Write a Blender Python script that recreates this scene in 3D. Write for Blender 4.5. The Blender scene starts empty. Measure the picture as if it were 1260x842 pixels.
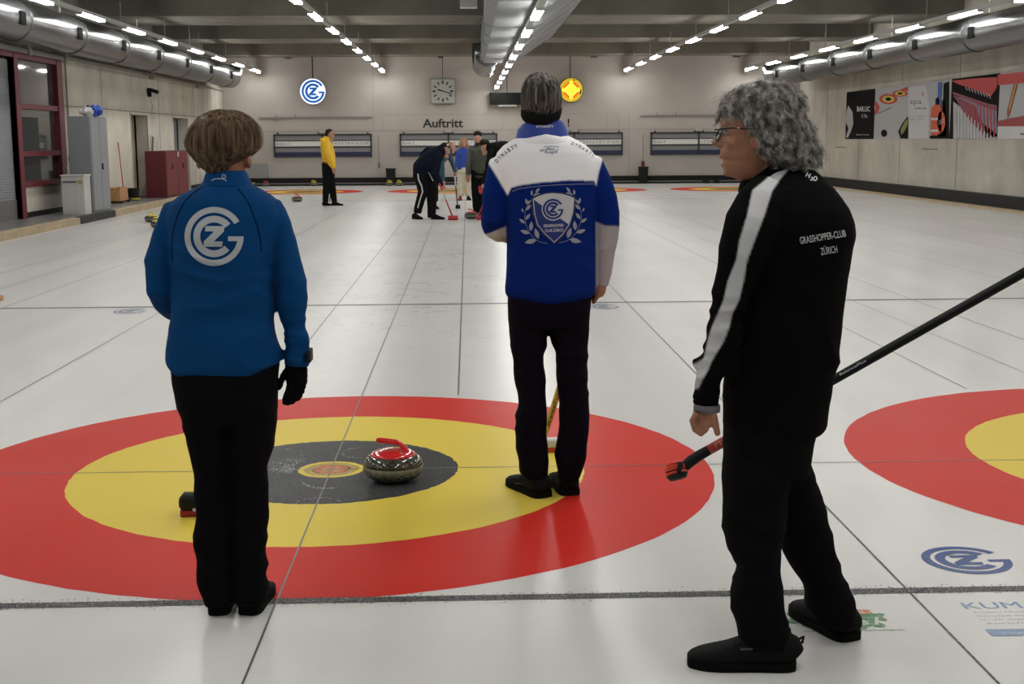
import bpy, bmesh, math, random
import numpy as np
from mathutils import Vector, Matrix, noise
from mathutils.bvhtree import BVHTree
random.seed(7)
PI = math.pi
SC = bpy.context.scene
COL = SC.collection
# ------------------------------------------------------------------ camera (solved from the curling sheet's known sizes)
FPX = 1612.365
CP = np.array([.67571, -6.18453, 1.57166])
YAW, PITCH, ROLL = .0325153, .153546, -.0058934
cF = np.array([math.sin(YAW)*math.cos(PITCH), math.cos(YAW)*math.cos(PITCH), -math.sin(PITCH)])
_r = np.array([math.cos(YAW), -math.sin(YAW), 0.]); _u = np.cross(_r, cF)
cR = _r*math.cos(ROLL)+_u*math.sin(ROLL); cU = -_r*math.sin(ROLL)+_u*math.cos(ROLL)
cam = bpy.data.cameras.new('camera'); camo = bpy.data.objects.new('camera', cam); COL.objects.link(camo)
cam.sensor_width = 36; cam.lens = FPX*36/1260; cam.clip_end = 200; cam.clip_start = .05
M = Matrix(((cR[0], cU[0], -cF[0], CP[0]), (cR[1], cU[1], -cF[1], CP[1]), (cR[2], cU[2], -cF[2], CP[2]), (0, 0, 0, 1)))
camo.matrix_world = M
SC.camera = camo
# ------------------------------------------------------------------ world, exposure
w = bpy.data.worlds.new('world'); SC.world = w; w.use_nodes = True
w.node_tree.nodes['Background'].inputs[0].default_value = (.02, .02, .022, 1)
w.node_tree.nodes['Background'].inputs[1].default_value = 1
SC.view_settings.view_transform = 'Standard'; SC.view_settings.look = 'None'
SC.view_settings.gamma = 1; SC.view_settings.use_curve_mapping = False
SC.view_settings.exposure = 0.14
LAMP = 44.0          # strength of the ceiling tubes
SC.cycles.max_bounces = 7
SC.cycles.caustics_reflective = False
SC.cycles.sample_clamp_indirect = 6
# ------------------------------------------------------------------ measuring helpers
def ray(x, y): return cF+cR*((x-630)/FPX)-cU*((y-421)/FPX)
def G(x, y, z=0.): d = ray(x, y); return Vector(CP+d*((z-CP[2])/d[2]))
def atY(x, y, Y): d = ray(x, y); return Vector(CP+d*((Y-CP[1])/d[1]))
def atX(x, y, X): d = ray(x, y); return Vector(CP+d*((X-CP[0])/d[0]))
def mpp(Y): return (Y-CP[1])/FPX/ .99      # metres per pixel at a depth
def toPX(co):
    d = co-CP; z = d@cF
    return np.stack([630+FPX*(d@cR)/z, 421-FPX*(d@cU)/z], 1)
# ------------------------------------------------------------------ materials
def lin(c): return tuple((v/255/12.92 if v/255 <= .04045 else ((v/255+.055)/1.055)**2.4) for v in c)
MATS = {}
def mat(name, col, rough=.6, metal=0., spec=.5, var=.0, vscale=8., bump=0., bscale=40., emis=0., stretch=(1, 1, 1), vcol=False, coat=0., alpha=1., trans=0.):
    if name in MATS: return MATS[name]
    m = bpy.data.materials.new(name); m.use_nodes = True; MATS[name] = m
    nt = m.node_tree; b = nt.nodes['Principled BSDF']; L = nt.links.new
    b.inputs['Base Color'].default_value = (*col, 1); b.inputs['Roughness'].default_value = rough
    b.inputs['Metallic'].default_value = metal; b.inputs['Specular IOR Level'].default_value = spec
    b.inputs['Coat Weight'].default_value = coat; b.inputs['Transmission Weight'].default_value = trans
    b.inputs['Alpha'].default_value = alpha
    if emis: b.inputs['Emission Color'].default_value = (*col, 1); b.inputs['Emission Strength'].default_value = emis
    tc = nt.nodes.new('ShaderNodeTexCoord'); mp = nt.nodes.new('ShaderNodeMapping'); mp.inputs['Scale'].default_value = stretch
    L(tc.outputs['Object'], mp.inputs[0])
    src = None
    if vcol:
        a = nt.nodes.new('ShaderNodeVertexColor'); a.layer_name = 'Col'; src = a.outputs[0]; L(src, b.inputs['Base Color'])
    if var:
        n = nt.nodes.new('ShaderNodeTexNoise'); n.inputs['Scale'].default_value = vscale; n.inputs['Detail'].default_value = 6
        L(mp.outputs[0], n.inputs[0])
        r = nt.nodes.new('ShaderNodeMapRange'); r.inputs[1].default_value = .3; r.inputs[2].default_value = .7
        r.inputs[3].default_value = 1-var; r.inputs[4].default_value = 1+var; L(n.outputs[0], r.inputs[0])
        v = nt.nodes.new('ShaderNodeVectorMath'); v.operation = 'SCALE'
        if src: L(src, v.inputs[0])
        else: v.inputs[0].default_value = col
        L(r.outputs[0], v.inputs['Scale']); L(v.outputs[0], b.inputs['Base Color'])
    if bump:
        n = nt.nodes.new('ShaderNodeTexNoise'); n.inputs['Scale'].default_value = bscale; n.inputs['Detail'].default_value = 4
        L(mp.outputs[0], n.inputs[0]); bp = nt.nodes.new('ShaderNodeBump'); bp.inputs['Strength'].default_value = bump
        bp.inputs['Distance'].default_value = .01; L(n.outputs[0], bp.inputs['Height']); L(bp.outputs[0], b.inputs['Normal'])
    return m
def S(*c): return lin(c)

def ice_material():
    m = bpy.data.materials.new('ice'); m.use_nodes = True; nt = m.node_tree; L = nt.links.new; N = nt.nodes.new
    b = nt.nodes['Principled BSDF']; b.inputs['Roughness'].default_value = .3; b.inputs['Specular IOR Level'].default_value = .3
    tc = N('ShaderNodeTexCoord')
    # broad tone
    n1 = N('ShaderNodeTexNoise'); n1.inputs['Scale'].default_value = .35; n1.inputs['Detail'].default_value = 3; L(tc.outputs['Object'], n1.inputs[0])
    mp = N('ShaderNodeMapping'); mp.inputs['Scale'].default_value = (2.2, .12, 1); L(tc.outputs['Object'], mp.inputs[0])
    n2 = N('ShaderNodeTexNoise'); n2.inputs['Scale'].default_value = 1.; n2.inputs['Detail'].default_value = 5; L(mp.outputs[0], n2.inputs[0])
    # sweeping scuffs: thin curls, only in patches
    n3 = N('ShaderNodeTexNoise'); n3.inputs['Scale'].default_value = 2.6; n3.inputs['Detail'].default_value = 3; n3.inputs['Distortion'].default_value = 1.6; L(tc.outputs['Object'], n3.inputs[0])
    a = N('ShaderNodeMath'); a.operation = 'SUBTRACT'; a.inputs[1].default_value = .5; L(n3.outputs[0], a.inputs[0])
    a2 = N('ShaderNodeMath'); a2.operation = 'ABSOLUTE'; L(a.outputs[0], a2.inputs[0])
    r3 = N('ShaderNodeMapRange'); r3.inputs[1].default_value = 0; r3.inputs[2].default_value = .03; r3.inputs[3].default_value = 1; r3.inputs[4].default_value = 0; L(a2.outputs[0], r3.inputs[0])
    sx = N('ShaderNodeSeparateXYZ'); L(tc.outputs['Object'], sx.inputs[0])
    # mask: around the sheet in play (|x|<1.2, y>3)
    ax = N('ShaderNodeMath'); ax.operation = 'ABSOLUTE'; L(sx.outputs[0], ax.inputs[0])
    mx = N('ShaderNodeMapRange'); mx.inputs[1].default_value = .5; mx.inputs[2].default_value = 1.5; mx.inputs[3].default_value = 1; mx.inputs[4].default_value = .08; L(ax.outputs[0], mx.inputs[0])
    my = N('ShaderNodeMapRange'); my.inputs[1].default_value = 2.5; my.inputs[2].default_value = 7; my.inputs[3].default_value = .08; my.inputs[4].default_value = 1; L(sx.outputs[1], my.inputs[0])
    n4 = N('ShaderNodeTexNoise'); n4.inputs['Scale'].default_value = 1.3; L(tc.outputs['Object'], n4.inputs[0])
    r4 = N('ShaderNodeMapRange'); r4.inputs[1].default_value = .42; r4.inputs[2].default_value = .65; L(n4.outputs[0], r4.inputs[0])
    p = r3.outputs[0]
    for q in (mx.outputs[0], my.outputs[0], r4.outputs[0]):
        mm = N('ShaderNodeMath'); mm.operation = 'MULTIPLY'; L(p, mm.inputs[0]); L(q, mm.inputs[1]); p = mm.outputs[0]
    sc1 = N('ShaderNodeMath'); sc1.operation = 'MULTIPLY_ADD'; sc1.inputs[1].default_value = -.6; sc1.inputs[2].default_value = 1; L(p, sc1.inputs[0])
    r1 = N('ShaderNodeMapRange'); r1.inputs[1].default_value = .3; r1.inputs[2].default_value = .7; r1.inputs[3].default_value = .93; r1.inputs[4].default_value = 1.05; L(n1.outputs[0], r1.inputs[0])
    r2 = N('ShaderNodeMapRange'); r2.inputs[1].default_value = .3; r2.inputs[2].default_value = .7; r2.inputs[3].default_value = .92; r2.inputs[4].default_value = 1.06; L(n2.outputs[0], r2.inputs[0])
    m1 = N('ShaderNodeMath'); m1.operation = 'MULTIPLY'; L(r1.outputs[0], m1.inputs[0]); L(r2.outputs[0], m1.inputs[1])
    m2 = N('ShaderNodeMath'); m2.operation = 'MULTIPLY'; L(m1.outputs[0], m2.inputs[0]); L(sc1.outputs[0], m2.inputs[1])
    v = N('ShaderNodeVectorMath'); v.operation = 'SCALE'; v.inputs[0].default_value = (.60, .595, .575); L(m2.outputs[0], v.inputs['Scale']); L(v.outputs[0], b.inputs['Base Color'])
    nb = N('ShaderNodeTexNoise'); nb.inputs['Scale'].default_value = 9; nb.inputs['Detail'].default_value = 4; L(tc.outputs['Object'], nb.inputs[0])
    bp = N('ShaderNodeBump'); bp.inputs['Strength'].default_value = .06; bp.inputs['Distance'].default_value = .02; L(nb.outputs[0], bp.inputs['Height']); L(bp.outputs[0], b.inputs['Normal'])
    return m
ICE = ice_material()
def paint(name, col, speck=.12, speckcol=(.55, .54, .52), scale=60, thr=.7):
    """paint frozen in the ice: colour with whitish frost specks, same gloss as the ice"""
    if name in MATS: return MATS[name]
    m = bpy.data.materials.new(name); m.use_nodes = True; MATS[name] = m; nt = m.node_tree; L = nt.links.new; N = nt.nodes.new
    b = nt.nodes['Principled BSDF']; b.inputs['Roughness'].default_value = .38; b.inputs['Specular IOR Level'].default_value = .04
    tc = N('ShaderNodeTexCoord'); n = N('ShaderNodeTexNoise'); n.inputs['Scale'].default_value = scale; n.inputs['Detail'].default_value = 5; L(tc.outputs['Object'], n.inputs[0])
    r = N('ShaderNodeMapRange'); r.inputs[1].default_value = thr-.08; r.inputs[2].default_value = thr+.05; L(n.outputs[0], r.inputs[0])
    n2 = N('ShaderNodeTexNoise'); n2.inputs['Scale'].default_value = 1.7; n2.inputs['Detail'].default_value = 5; L(tc.outputs['Object'], n2.inputs[0])
    r2 = N('ShaderNodeMapRange'); r2.inputs[1].default_value = .35; r2.inputs[2].default_value = .7; r2.inputs[3].default_value = 0; r2.inputs[4].default_value = speck; L(n2.outputs[0], r2.inputs[0])
    mu = N('ShaderNodeMath'); mu.operation = 'MULTIPLY_ADD'; mu.inputs[1].default_value = .5; L(r.outputs[0], mu.inputs[0]); L(r2.outputs[0], mu.inputs[2])
    mx = N('ShaderNodeMix'); mx.data_type = 'RGBA'; mx.inputs[6].default_value = (*col, 1); mx.inputs[7].default_value = (*speckcol, 1)
    L(mu.outputs[0], mx.inputs[0]); L(mx.outputs[2], b.inputs['Base Color'])
    return m
def concrete(name, col, seam=None):
    m = bpy.data.materials.new(name); m.use_nodes = True; MATS[name] = m; nt = m.node_tree; L = nt.links.new; N = nt.nodes.new
    b = nt.nodes['Principled BSDF']; b.inputs['Roughness'].default_value = .85; b.inputs['Specular IOR Level'].default_value = .25
    tc = N('ShaderNodeTexCoord')
    n = N('ShaderNodeTexNoise'); n.inputs['Scale'].default_value = 1.1; n.inputs['Detail'].default_value = 9; n.inputs['Roughness'].default_value = .62; L(tc.outputs['Object'], n.inputs[0])
    mp = N('ShaderNodeMapping'); mp.inputs['Scale'].default_value = (.9, .9, .4); L(tc.outputs['Object'], mp.inputs[0])
    n2 = N('ShaderNodeTexNoise'); n2.inputs['Scale'].default_value = 1.; n2.inputs['Detail'].default_value = 5; L(mp.outputs[0], n2.inputs[0])
    a = N('ShaderNodeMath'); a.operation = 'ADD'; L(n.outputs[0], a.inputs[0]); L(n2.outputs[0], a.inputs[1])
    r = N('ShaderNodeMapRange'); r.inputs[1].default_value = .75; r.inputs[2].default_value = 1.25; r.inputs[3].default_value = .78; r.inputs[4].default_value = 1.13; L(a.outputs[0], r.inputs[0])
    v = N('ShaderNodeVectorMath'); v.operation = 'SCALE'; v.inputs[0].default_value = col; L(r.outputs[0], v.inputs['Scale']); L(v.outputs[0], b.inputs['Base Color'])
    bp = N('ShaderNodeBump'); bp.inputs['Strength'].default_value = .25; bp.inputs['Distance'].default_value = .02; L(n.outputs[0], bp.inputs['Height']); L(bp.outputs[0], b.inputs['Normal'])
    return m
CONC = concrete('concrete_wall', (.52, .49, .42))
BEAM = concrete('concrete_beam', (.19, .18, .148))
BACKW = mat('painted_wall', (.40, .365, .33), .7, var=.05, vscale=1.5)
BLACK = mat('black_plastic', (.008, .008, .008), .6, spec=.25)
GREY = mat('grey_paint', S(105, 112, 116), .55, var=.06, vscale=3)
STEEL = mat('galvanised_duct', (.15, .155, .16), .24, metal=.75, var=.12, vscale=5, bump=.15, bscale=30, stretch=(1, 3, 1))
ALU = mat('aluminium', (.5, .5, .5), .35, metal=.9)
RED = mat('red_steel', (.12, .006, .014), .5)
TRACK = mat('track_grey', (.42, .42, .4), .5)
# ------------------------------------------------------------------ object helpers
OFF = {}
def tag(o, label=None, cat=None, group=None, kind=None):
    if label: o['label'] = label
    if cat: o['category'] = cat
    if group: o['group'] = group
    if kind: o['kind'] = kind
    return o
def thing(name, loc, label, cat, group=None):
    o = bpy.data.objects.new(name, None); o.empty_display_size = .1; COL.objects.link(o); o.location = loc
    OFF[o.name] = Vector(loc); return tag(o, label, cat, group)
def link(name, me, m, parent=None, loc=None, smooth=False):
    """me: mesh in WORLD coordinates; becomes a child of parent, or a top-level object with its origin at loc"""
    off = OFF[parent.name] if parent else Vector(loc if loc else (0, 0, 0))
    if off.length: me.transform(Matrix.Translation(-off))
    for q in (m if isinstance(m, (list, tuple)) else [m]): me.materials.append(q)
    if smooth:
        me.polygons.foreach_set('use_smooth', [True]*len(me.polygons))
    o = bpy.data.objects.new(name, me); COL.objects.link(o)
    if parent: o.parent = parent
    else: o.location = off
    OFF[o.name] = off
    return o
def tomesh(bm, name='m'):
    me = bpy.data.meshes.new(name); bm.normal_update(); bm.to_mesh(me); bm.free(); return me
def BM(): return bmesh.new()
def box(bm, x0, x1, y0, y1, z0, z1, bev=0.):
    r = bmesh.ops.create_cube(bm, size=1)
    vs = r['verts']
    for v in vs: v.co = Vector(((x0+x1)/2+v.co.x*(x1-x0), (y0+y1)/2+v.co.y*(y1-y0), (z0+z1)/2+v.co.z*(z1-z0)))
    if bev:
        es = list({e for v in vs for e in v.link_edges}); bmesh.ops.bevel(bm, geom=es, offset=bev, segments=2, affect='EDGES', profile=.6)
    return bm
def boxo(name, x0, x1, y0, y1, z0, z1, m, parent=None, bev=0., **k):
    return link(name, tomesh(box(BM(), x0, x1, y0, y1, z0, z1, bev)), m, parent, **k)
def ringpts(c, t, hw, hd, n, p=2., u=None):
    t = t.normalized(); Y = Vector((0, 1, 0))
    if u is None:
        u = Y.cross(t)
        if u.length < .25: u = Vector((1, 0, 0)); u = (u-t*u.dot(t))
        u.normalize()
    v = t.cross(u)
    out = []
    for i in range(n):
        a = 2*PI*i/n; ca, sa = math.cos(a), math.sin(a)
        ca = math.copysign(abs(ca)**(2/p), ca); sa = math.copysign(abs(sa)**(2/p), sa)
        out.append(c+u*(hw*ca)+v*(hd*sa))
    return out
def tube(bm, pts, n=20, p=2., caps=True, roundcap=False, u=None):
    """pts: (Vector, half width, half depth)"""
    pts = list(pts)
    if roundcap:
        (a, wa, da), (b, _, _) = pts[0], pts[1]; d = (a-b).normalized()
        pre = [(a+d*min(wa, da)*s, wa*f, da*f) for s, f in ((.95, .3), (.7, .7), (.35, .93))]
        (a, wa, da), (b, _, _) = pts[-1], pts[-2]; d = (a-b).normalized()
        post = [(a+d*min(wa, da)*s, wa*f, da*f) for s, f in ((.35, .93), (.7, .7), (.95, .3))]
        pts = pre+pts+post
    rows = []
    for i, pt_ in enumerate(pts):
        c, hw, hd = pt_[:3]; t = (pts[min(i+1, len(pts)-1)][0]-pts[max(i-1, 0)][0])
        if len(pt_) > 3: t = Vector((0, 0, 1 if t.z > 0 else -1))   # horizontal slices stay level
        rows.append([bm.verts.new(q) for q in ringpts(c, t, hw, hd, n, p, u)])
    for a, b in zip(rows, rows[1:]):
        for i in range(n): bm.faces.new((a[i], a[(i+1) % n], b[(i+1) % n], b[i]))
    if caps:
        bm.faces.new(rows[0][::-1]); bm.faces.new(rows[-1])
    return bm
def slices(rows, Y, dy=0., hds=1., k=1.):
    """horizontal slices (py, x left, x right, half depth, [dy]) -> tube points"""
    out = []
    for r in rows:
        y, xl, xr, hd = r[:4]; d = (r[4] if len(r) > 4 else 0)+dy
        out.append((atY((xl+xr)/2, y, Y+d), (xr-xl)/2*mpp(Y+d)*k, hd*hds*k, 1))
    return out
def limb(rows, Y, k=1., flat=1.):
    """(px, py, half width px, [dy], [half depth m])"""
    out = []
    for r in rows:
        d = r[3] if len(r) > 3 else 0; hw = r[2]*mpp(Y+d)*k
        out.append((atY(r[0], r[1], Y+d), hw, (r[4]*k if len(r) > 4 else hw*flat)))
    return out
def ell(bm, c, rx, ry, rz, rot=None, seg=20):
    mt = Matrix.Translation(c) @ (rot.to_4x4() if rot else Matrix()) @ Matrix.Diagonal((rx, ry, rz, 1))
    bmesh.ops.create_uvsphere(bm, u_segments=seg, v_segments=seg//2+2, radius=1, matrix=mt); return bm
def remesh(bm, voxel, smooth=4, fac=.5):
    me = tomesh(bm); o = bpy.data.objects.new('tmp', me); COL.objects.link(o)
    md = o.modifiers.new('r', 'REMESH'); md.mode = 'VOXEL'; md.voxel_size = voxel
    if smooth:
        s = o.modifiers.new('s', 'SMOOTH'); s.iterations = smooth; s.factor = fac
    dg = bpy.context.evaluated_depsgraph_get()
    out = bpy.data.meshes.new_from_object(o.evaluated_get(dg), depsgraph=dg)
    bpy.data.objects.remove(o); bpy.data.meshes.remove(me)
    out.materials.clear()
    return out
def verts(me):
    a = np.empty(len(me.vertices)*3, np.float32); me.vertices.foreach_get('co', a); return a.reshape(-1, 3).astype(float)
def norms(me):
    a = np.empty(len(me.vertices)*3, np.float32); me.vertex_normals.foreach_get('vector', a); return a.reshape(-1, 3).astype(float)
def setv(me, co): me.vertices.foreach_set('co', co.astype(np.float32).ravel()); me.update()
def wrinkle(me, amp, f=(6, 6, 14), seed=0., amp2=0., ridged=True, mask=None):
    co = verts(me); nn = norms(me); d = np.zeros(len(co)); o = Vector((seed, seed*1.7, seed*.3))
    for i, c in enumerate(co):
        if mask is not None and mask[i] <= 0: continue
        v = noise.noise(Vector((c[0]*f[0], c[1]*f[1], c[2]*f[2]))+o+noise.noise_vector(Vector(c)*4+o)*.7)
        if ridged: v = .5-abs(v)*2.2
        d[i] = v*amp
        if amp2: d[i] += noise.noise(Vector(c)*38+o)*amp2
        if mask is not None: d[i] *= mask[i]
    setv(me, co+nn*d[:, None])
def inpoly(px, poly):
    poly = np.array(poly, float); x, y = px[:, 0], px[:, 1]; r = np.zeros(len(px), bool); n = len(poly); j = n-1
    for i in range(n):
        xi, yi = poly[i]; xj, yj = poly[j]
        c = ((yi > y) != (yj > y)) & (x < (xj-xi)*(y-yi)/((yj-yi) if yj != yi else 1e-9)+xi); r ^= c; j = i
    return r
def colorize(me, base, areas, front=True):
    co = verts(me); px = toPX(co); nn = norms(me); f = ((nn*(co-CP)).sum(1) < .0) if front else np.ones(len(co), bool)
    c = np.tile(np.array([*base, 1.]), (len(co), 1))
    for poly, colr, onlyf in areas:
        k = np.mean([inpoly(px+np.array(o_), poly) for o_ in [(a_*.55, b_*.55) for a_ in (-1.5, -.5, .5, 1.5) for b_ in (-1.5, -.5, .5, 1.5)]], axis=0)
        if onlyf: k = k*f
        c[:, :3] = c[:, :3]*(1-k[:, None])+np.array(colr)*k[:, None]
    at = me.color_attributes.new('Col', 'FLOAT_COLOR', 'POINT'); at.data.foreach_set('color', c.astype(np.float32).ravel())
# ------------------------------------------------------------------ flat print (2D shapes mapped onto surfaces)
def text2d(s, h, width=None, bold=.0, shear=0.):
    """letters as 2D verts/faces, baseline at 0, left at 0, cap height h; y up"""
    cu = bpy.data.curves.new('t', 'FONT'); cu.body = s; cu.size = 1; cu.offset = bold; cu.resolution_u = 3; cu.shear = shear
    o = bpy.data.objects.new('t', cu); COL.objects.link(o); bpy.context.view_layer.update()
    dg = bpy.context.evaluated_depsgraph_get(); me = bpy.data.meshes.new_from_object(o.evaluated_get(dg), depsgraph=dg)
    co = verts(me); fs = [tuple(p.vertices) for p in me.polygons]
    bpy.data.objects.remove(o); bpy.data.meshes.remove(me)
    if len(co) == 0: return np.zeros((0, 2)), []
    co[:, 1] *= h/.7; co[:, 0] -= co[:, 0].min()
    co[:, 0] *= (width/co[:, 0].max() if width else h/.7)
    return co[:, :2], fs
def xf(shape, ox, oy, ang=0., flip=True):
    """place a 2D shape in pixel space: y up in the shape becomes y down in pixels"""
    co, fs = shape; c, s = math.cos(ang), math.sin(ang); x, y = co[:, 0], co[:, 1]
    X = x*c-y*s; Y = x*s+y*c
    return np.stack([ox+X, oy-Y if flip else oy+Y], 1), fs
def strip2d(pts, w, closed=False):
    pts = [np.array(p, float) for p in pts]; n = len(pts); v = []; f = []
    for i, p in enumerate(pts):
        a = pts[(i-1) % n] if (closed or i) else p; b = pts[(i+1) % n] if (closed or i < n-1) else p
        t = b-a; t /= (np.linalg.norm(t)+1e-9); nrm = np.array([-t[1], t[0]])
        ww = w[i] if isinstance(w, (list, tuple)) else w
        v += [p+nrm*ww/2, p-nrm*ww/2]
    for i in range(n if closed else n-1):
        j = (i+1) % n; f.append((2*i, 2*i+1, 2*j+1, 2*j))
    return np.array(v), f
def poly2d(pts): return np.array(pts, float), [tuple(range(len(pts)))]
def merge(shapes):
    V = []; F = []; n = 0
    for v, f in shapes:
        V.append(np.array(v, float).reshape(-1, 2)); F += [tuple(i+n for i in q) for q in f]; n += len(v)
    return np.concatenate(V), F
def ellipse2d(cx, cy, rx, ry, n=40): return poly2d([(cx+rx*math.cos(2*PI*i/n), cy+ry*math.sin(2*PI*i/n)) for i in range(n)])
def densify(shape, maxlen):
    """triangulate and cut so that no edge is longer than maxlen"""
    co, fs = shape; bm = BM(); vs = [bm.verts.new((p[0], p[1], 0)) for p in co]
    for f in fs:
        try: bm.faces.new([vs[i] for i in f])
        except ValueError: pass
    bmesh.ops.triangulate(bm, faces=bm.faces[:])
    for _ in range(7):
        es = [e for e in bm.edges if e.calc_length() > maxlen]
        if not es: break
        bmesh.ops.subdivide_edges(bm, edges=es, cuts=1); bmesh.ops.triangulate(bm, faces=bm.faces[:])
    bm.verts.ensure_lookup_table(); bm.verts.index_update()
    V = np.array([(v.co.x, v.co.y) for v in bm.verts]); F = [tuple(v.index for v in f.verts) for f in bm.faces]; bm.free(); return V, F
def bvh(*meshes):
    V = []; P = []; n = 0
    for me in meshes:
        c = verts(me); V += [Vector(q) for q in c]; P += [tuple(i+n for i in p.vertices) for p in me.polygons]; n += len(c)
    return BVHTree.FromPolygons(V, P)
def onto(bv, lift=.0015, fallY=None):
    cp = Vector(CP)
    def f(x, y):
        d = Vector(ray(x, y)).normalized(); h = bv.ray_cast(cp, d)
        if h[0] is None: return atY(x, y, fallY) if fallY is not None else None
        return h[0]-d*lift
    return f
def decal(name, shape, mp, m, parent, maxlen=None, thick=0, **k):
    if maxlen: shape = densify(shape, maxlen)
    co, fs = shape; P = [mp(a, b) for a, b in co]; me = bpy.data.meshes.new(name)
    F = [f for f in fs if all(P[i] is not None for i in f)]
    P = [p if p is not None else Vector((0, 0, 0)) for p in P]
    me.from_pydata([tuple(p) for p in P], [], F); me.update()
    bm = BM(); bm.from_mesh(me); bmesh.ops.delete(bm, geom=[v for v in bm.verts if not v.link_faces], context='VERTS'); bm.to_mesh(me); bm.free()
    return link(name, me, m, parent, **k)
def gcz(cx, cy, R, kx=1., ky=1., rot=0., yup=False):
    """the club mark: open outer ring with a bar (G), open inner ring (C), letter Z; pixel space (y down)"""
    def arc(r0, r1, a0, a1, n=44):
        v = []; f = []
        for i in range(n+1):
            a = math.radians(a0+(a1-a0)*i/n); v += [(r0*math.cos(a), r0*math.sin(a)), (r1*math.cos(a), r1*math.sin(a))]
        for i in range(n): f.append((2*i, 2*i+1, 2*i+3, 2*i+2))
        return np.array(v), f
    sh = [arc(.80, 1.0, 31, 360), arc(.47, .70, 38, 318),
          poly2d([(.47, 0), (.80, 0), (.786, -.16), (.47, -.16)]),
          poly2d([(-.29, .35), (.34, .35), (.34, .17), (-.31, .17)]), poly2d([(.34, .17), (.0, .17), (-.35, -.17), (-.01, -.17)]), poly2d([(-.35, -.17), (.29, -.17), (.27, -.35), (-.35, -.35)])]
    v, f = merge(sh); c, s = math.cos(rot), math.sin(rot)
    x = v[:, 0]*c-v[:, 1]*s; y = v[:, 0]*s+v[:, 1]*c
    return np.stack([cx+x*R*kx, cy+(y if yup else -y)*R*ky], 1), f
# ================================================================== SETTING
SH = 4.4; TEE2 = 34.75; BACK = 40.5; XL, XR = -7.85, 12.4; WZ = .13; HB = 4.43; FRONT = -9.
ice = boxo('floor', -6.8, 11.9, FRONT, BACK, -.1, 0, ICE); tag(ice, kind='structure')
sm = lambda x0, x1, y0, y1: poly2d([(x0, y0), (x1, y0), (x1, y1), (x0, y1)])
fl = lambda z: (lambda a, b: Vector((a, b, z)))
LINE = paint('line_paint', (.035, .035, .035), speck=.18, scale=160, thr=.58)
THIN = mat('thin_line_paint', (.11, .10, .09), .35, var=.3, vscale=30)
HOGM = paint('hog_line_paint', (.13, .13, .125), speck=.25, scale=60, thr=.6)
def stripe(name, x0, x1, y0, y1, z, m): return decal(name, sm(x0, x1, y0, y1), fl(z), m, ice)
for Yb in (-1.829, TEE2+1.829): stripe('back_line', -6.8, 11.9, Yb-.025, Yb+.025, .0017, LINE)
for Yh in (6.401, TEE2-6.401): stripe('hog_line', -6.8, 11.9, Yh-.045, Yh+.045, .0017, HOGM)
for Yt in (0, TEE2): stripe('tee_line', -6.8, 11.9, Yt-.004, Yt+.004, .0019, THIN)
for k in (-1, 0, 1, 2):
    stripe('center_line', k*SH-.0035, k*SH+.0035, -8, TEE2+3.6, .0021, THIN)
    for s in (-.6, .6): stripe('guide_line', k*SH+s-.005, k*SH+s+.005, 1.83, TEE2-1.83, .0017, THIN)
for k in (-1.5, -.5, .5, 1.5): stripe('side_line', k*SH-.0035, k*SH+.0035, -9, BACK-.3, .0023, LINE)
# frozen houses
HR = paint('ring_red', (.56, .022, .014), speck=.02, scale=90, thr=.74); HY = paint('ring_yellow', (.70, .54, .07), speck=.02, scale=90, thr=.76)
HK = paint('ring_black', (.035, .035, .037), speck=.06, speckcol=(.4, .4, .4), scale=110, thr=.66); HW = paint('button_gold', (.42, .30, .06), speck=.1, scale=60, thr=.62)
HO = paint('button_orange', (.5, .13, .05), speck=.15, scale=60, thr=.62)
def annulus(r0, r1, cx, cy, n=120, jit=.004):
    v = []; f = []
    rr = random.Random(int(cx*10+cy)+5)
    for i in range(n):
        a = 2*PI*i/n; j = rr.uniform(-jit, jit)
        v += [(cx+r0*math.cos(a), cy+r0*math.sin(a)), (cx+(r1+j)*math.cos(a), cy+(r1+j)*math.sin(a))]
    for i in range(n): j = (i+1) % n; f.append((2*i, 2*i+1, 2*j+1, 2*j))
    return np.array(v), f
HL = {(0, 0): 'near red, yellow and black target rings under the red-handled stone', (1, 0): 'near target rings cut off at the right edge, beside the man in black',
      (-1, 1): 'far target rings in front of the leftmost scoreboard', (0, 1): 'far target rings behind the sweepers below the word Auftritt',
      (1, 1): 'far target rings to the right of the man in the white and blue jacket', (2, 1): 'far target rings in front of the rightmost scoreboard'}
for (k, e), lab in HL.items():
    cx, cy = k*SH, e*TEE2
    h = thing('target_rings', (cx, cy, 0), lab, 'curling house', 'painted houses in the ice')
    decal('outer_ring', annulus(1.215, 1.829, cx, cy, 160, .003), fl(.0004), HR, h)
    decal('middle_ring', annulus(.605, 1.219, cx, cy, 160, .003), fl(.0007), HY, h)
    decal('inner_ring', annulus(.15, .61, cx, cy, 160, .005), fl(.0010), HK, h)
    if k == 0 and e == 0:
        decal('button', annulus(.128, .158, cx, cy, 60, .003), fl(.0013), HY, h)
        decal('button', annulus(.085, .13, cx, cy, 60), fl(.0013), HW, h); decal('button', annulus(0.001, .09, cx, cy, 60), fl(.0013), HO, h)
        decal('button', annulus(0.03, .045, cx, cy, 60), fl(.0016), HW, h)
    else: decal('button', annulus(.001, .158, cx, cy, 40, 0), fl(.0013), HW, h)
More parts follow.
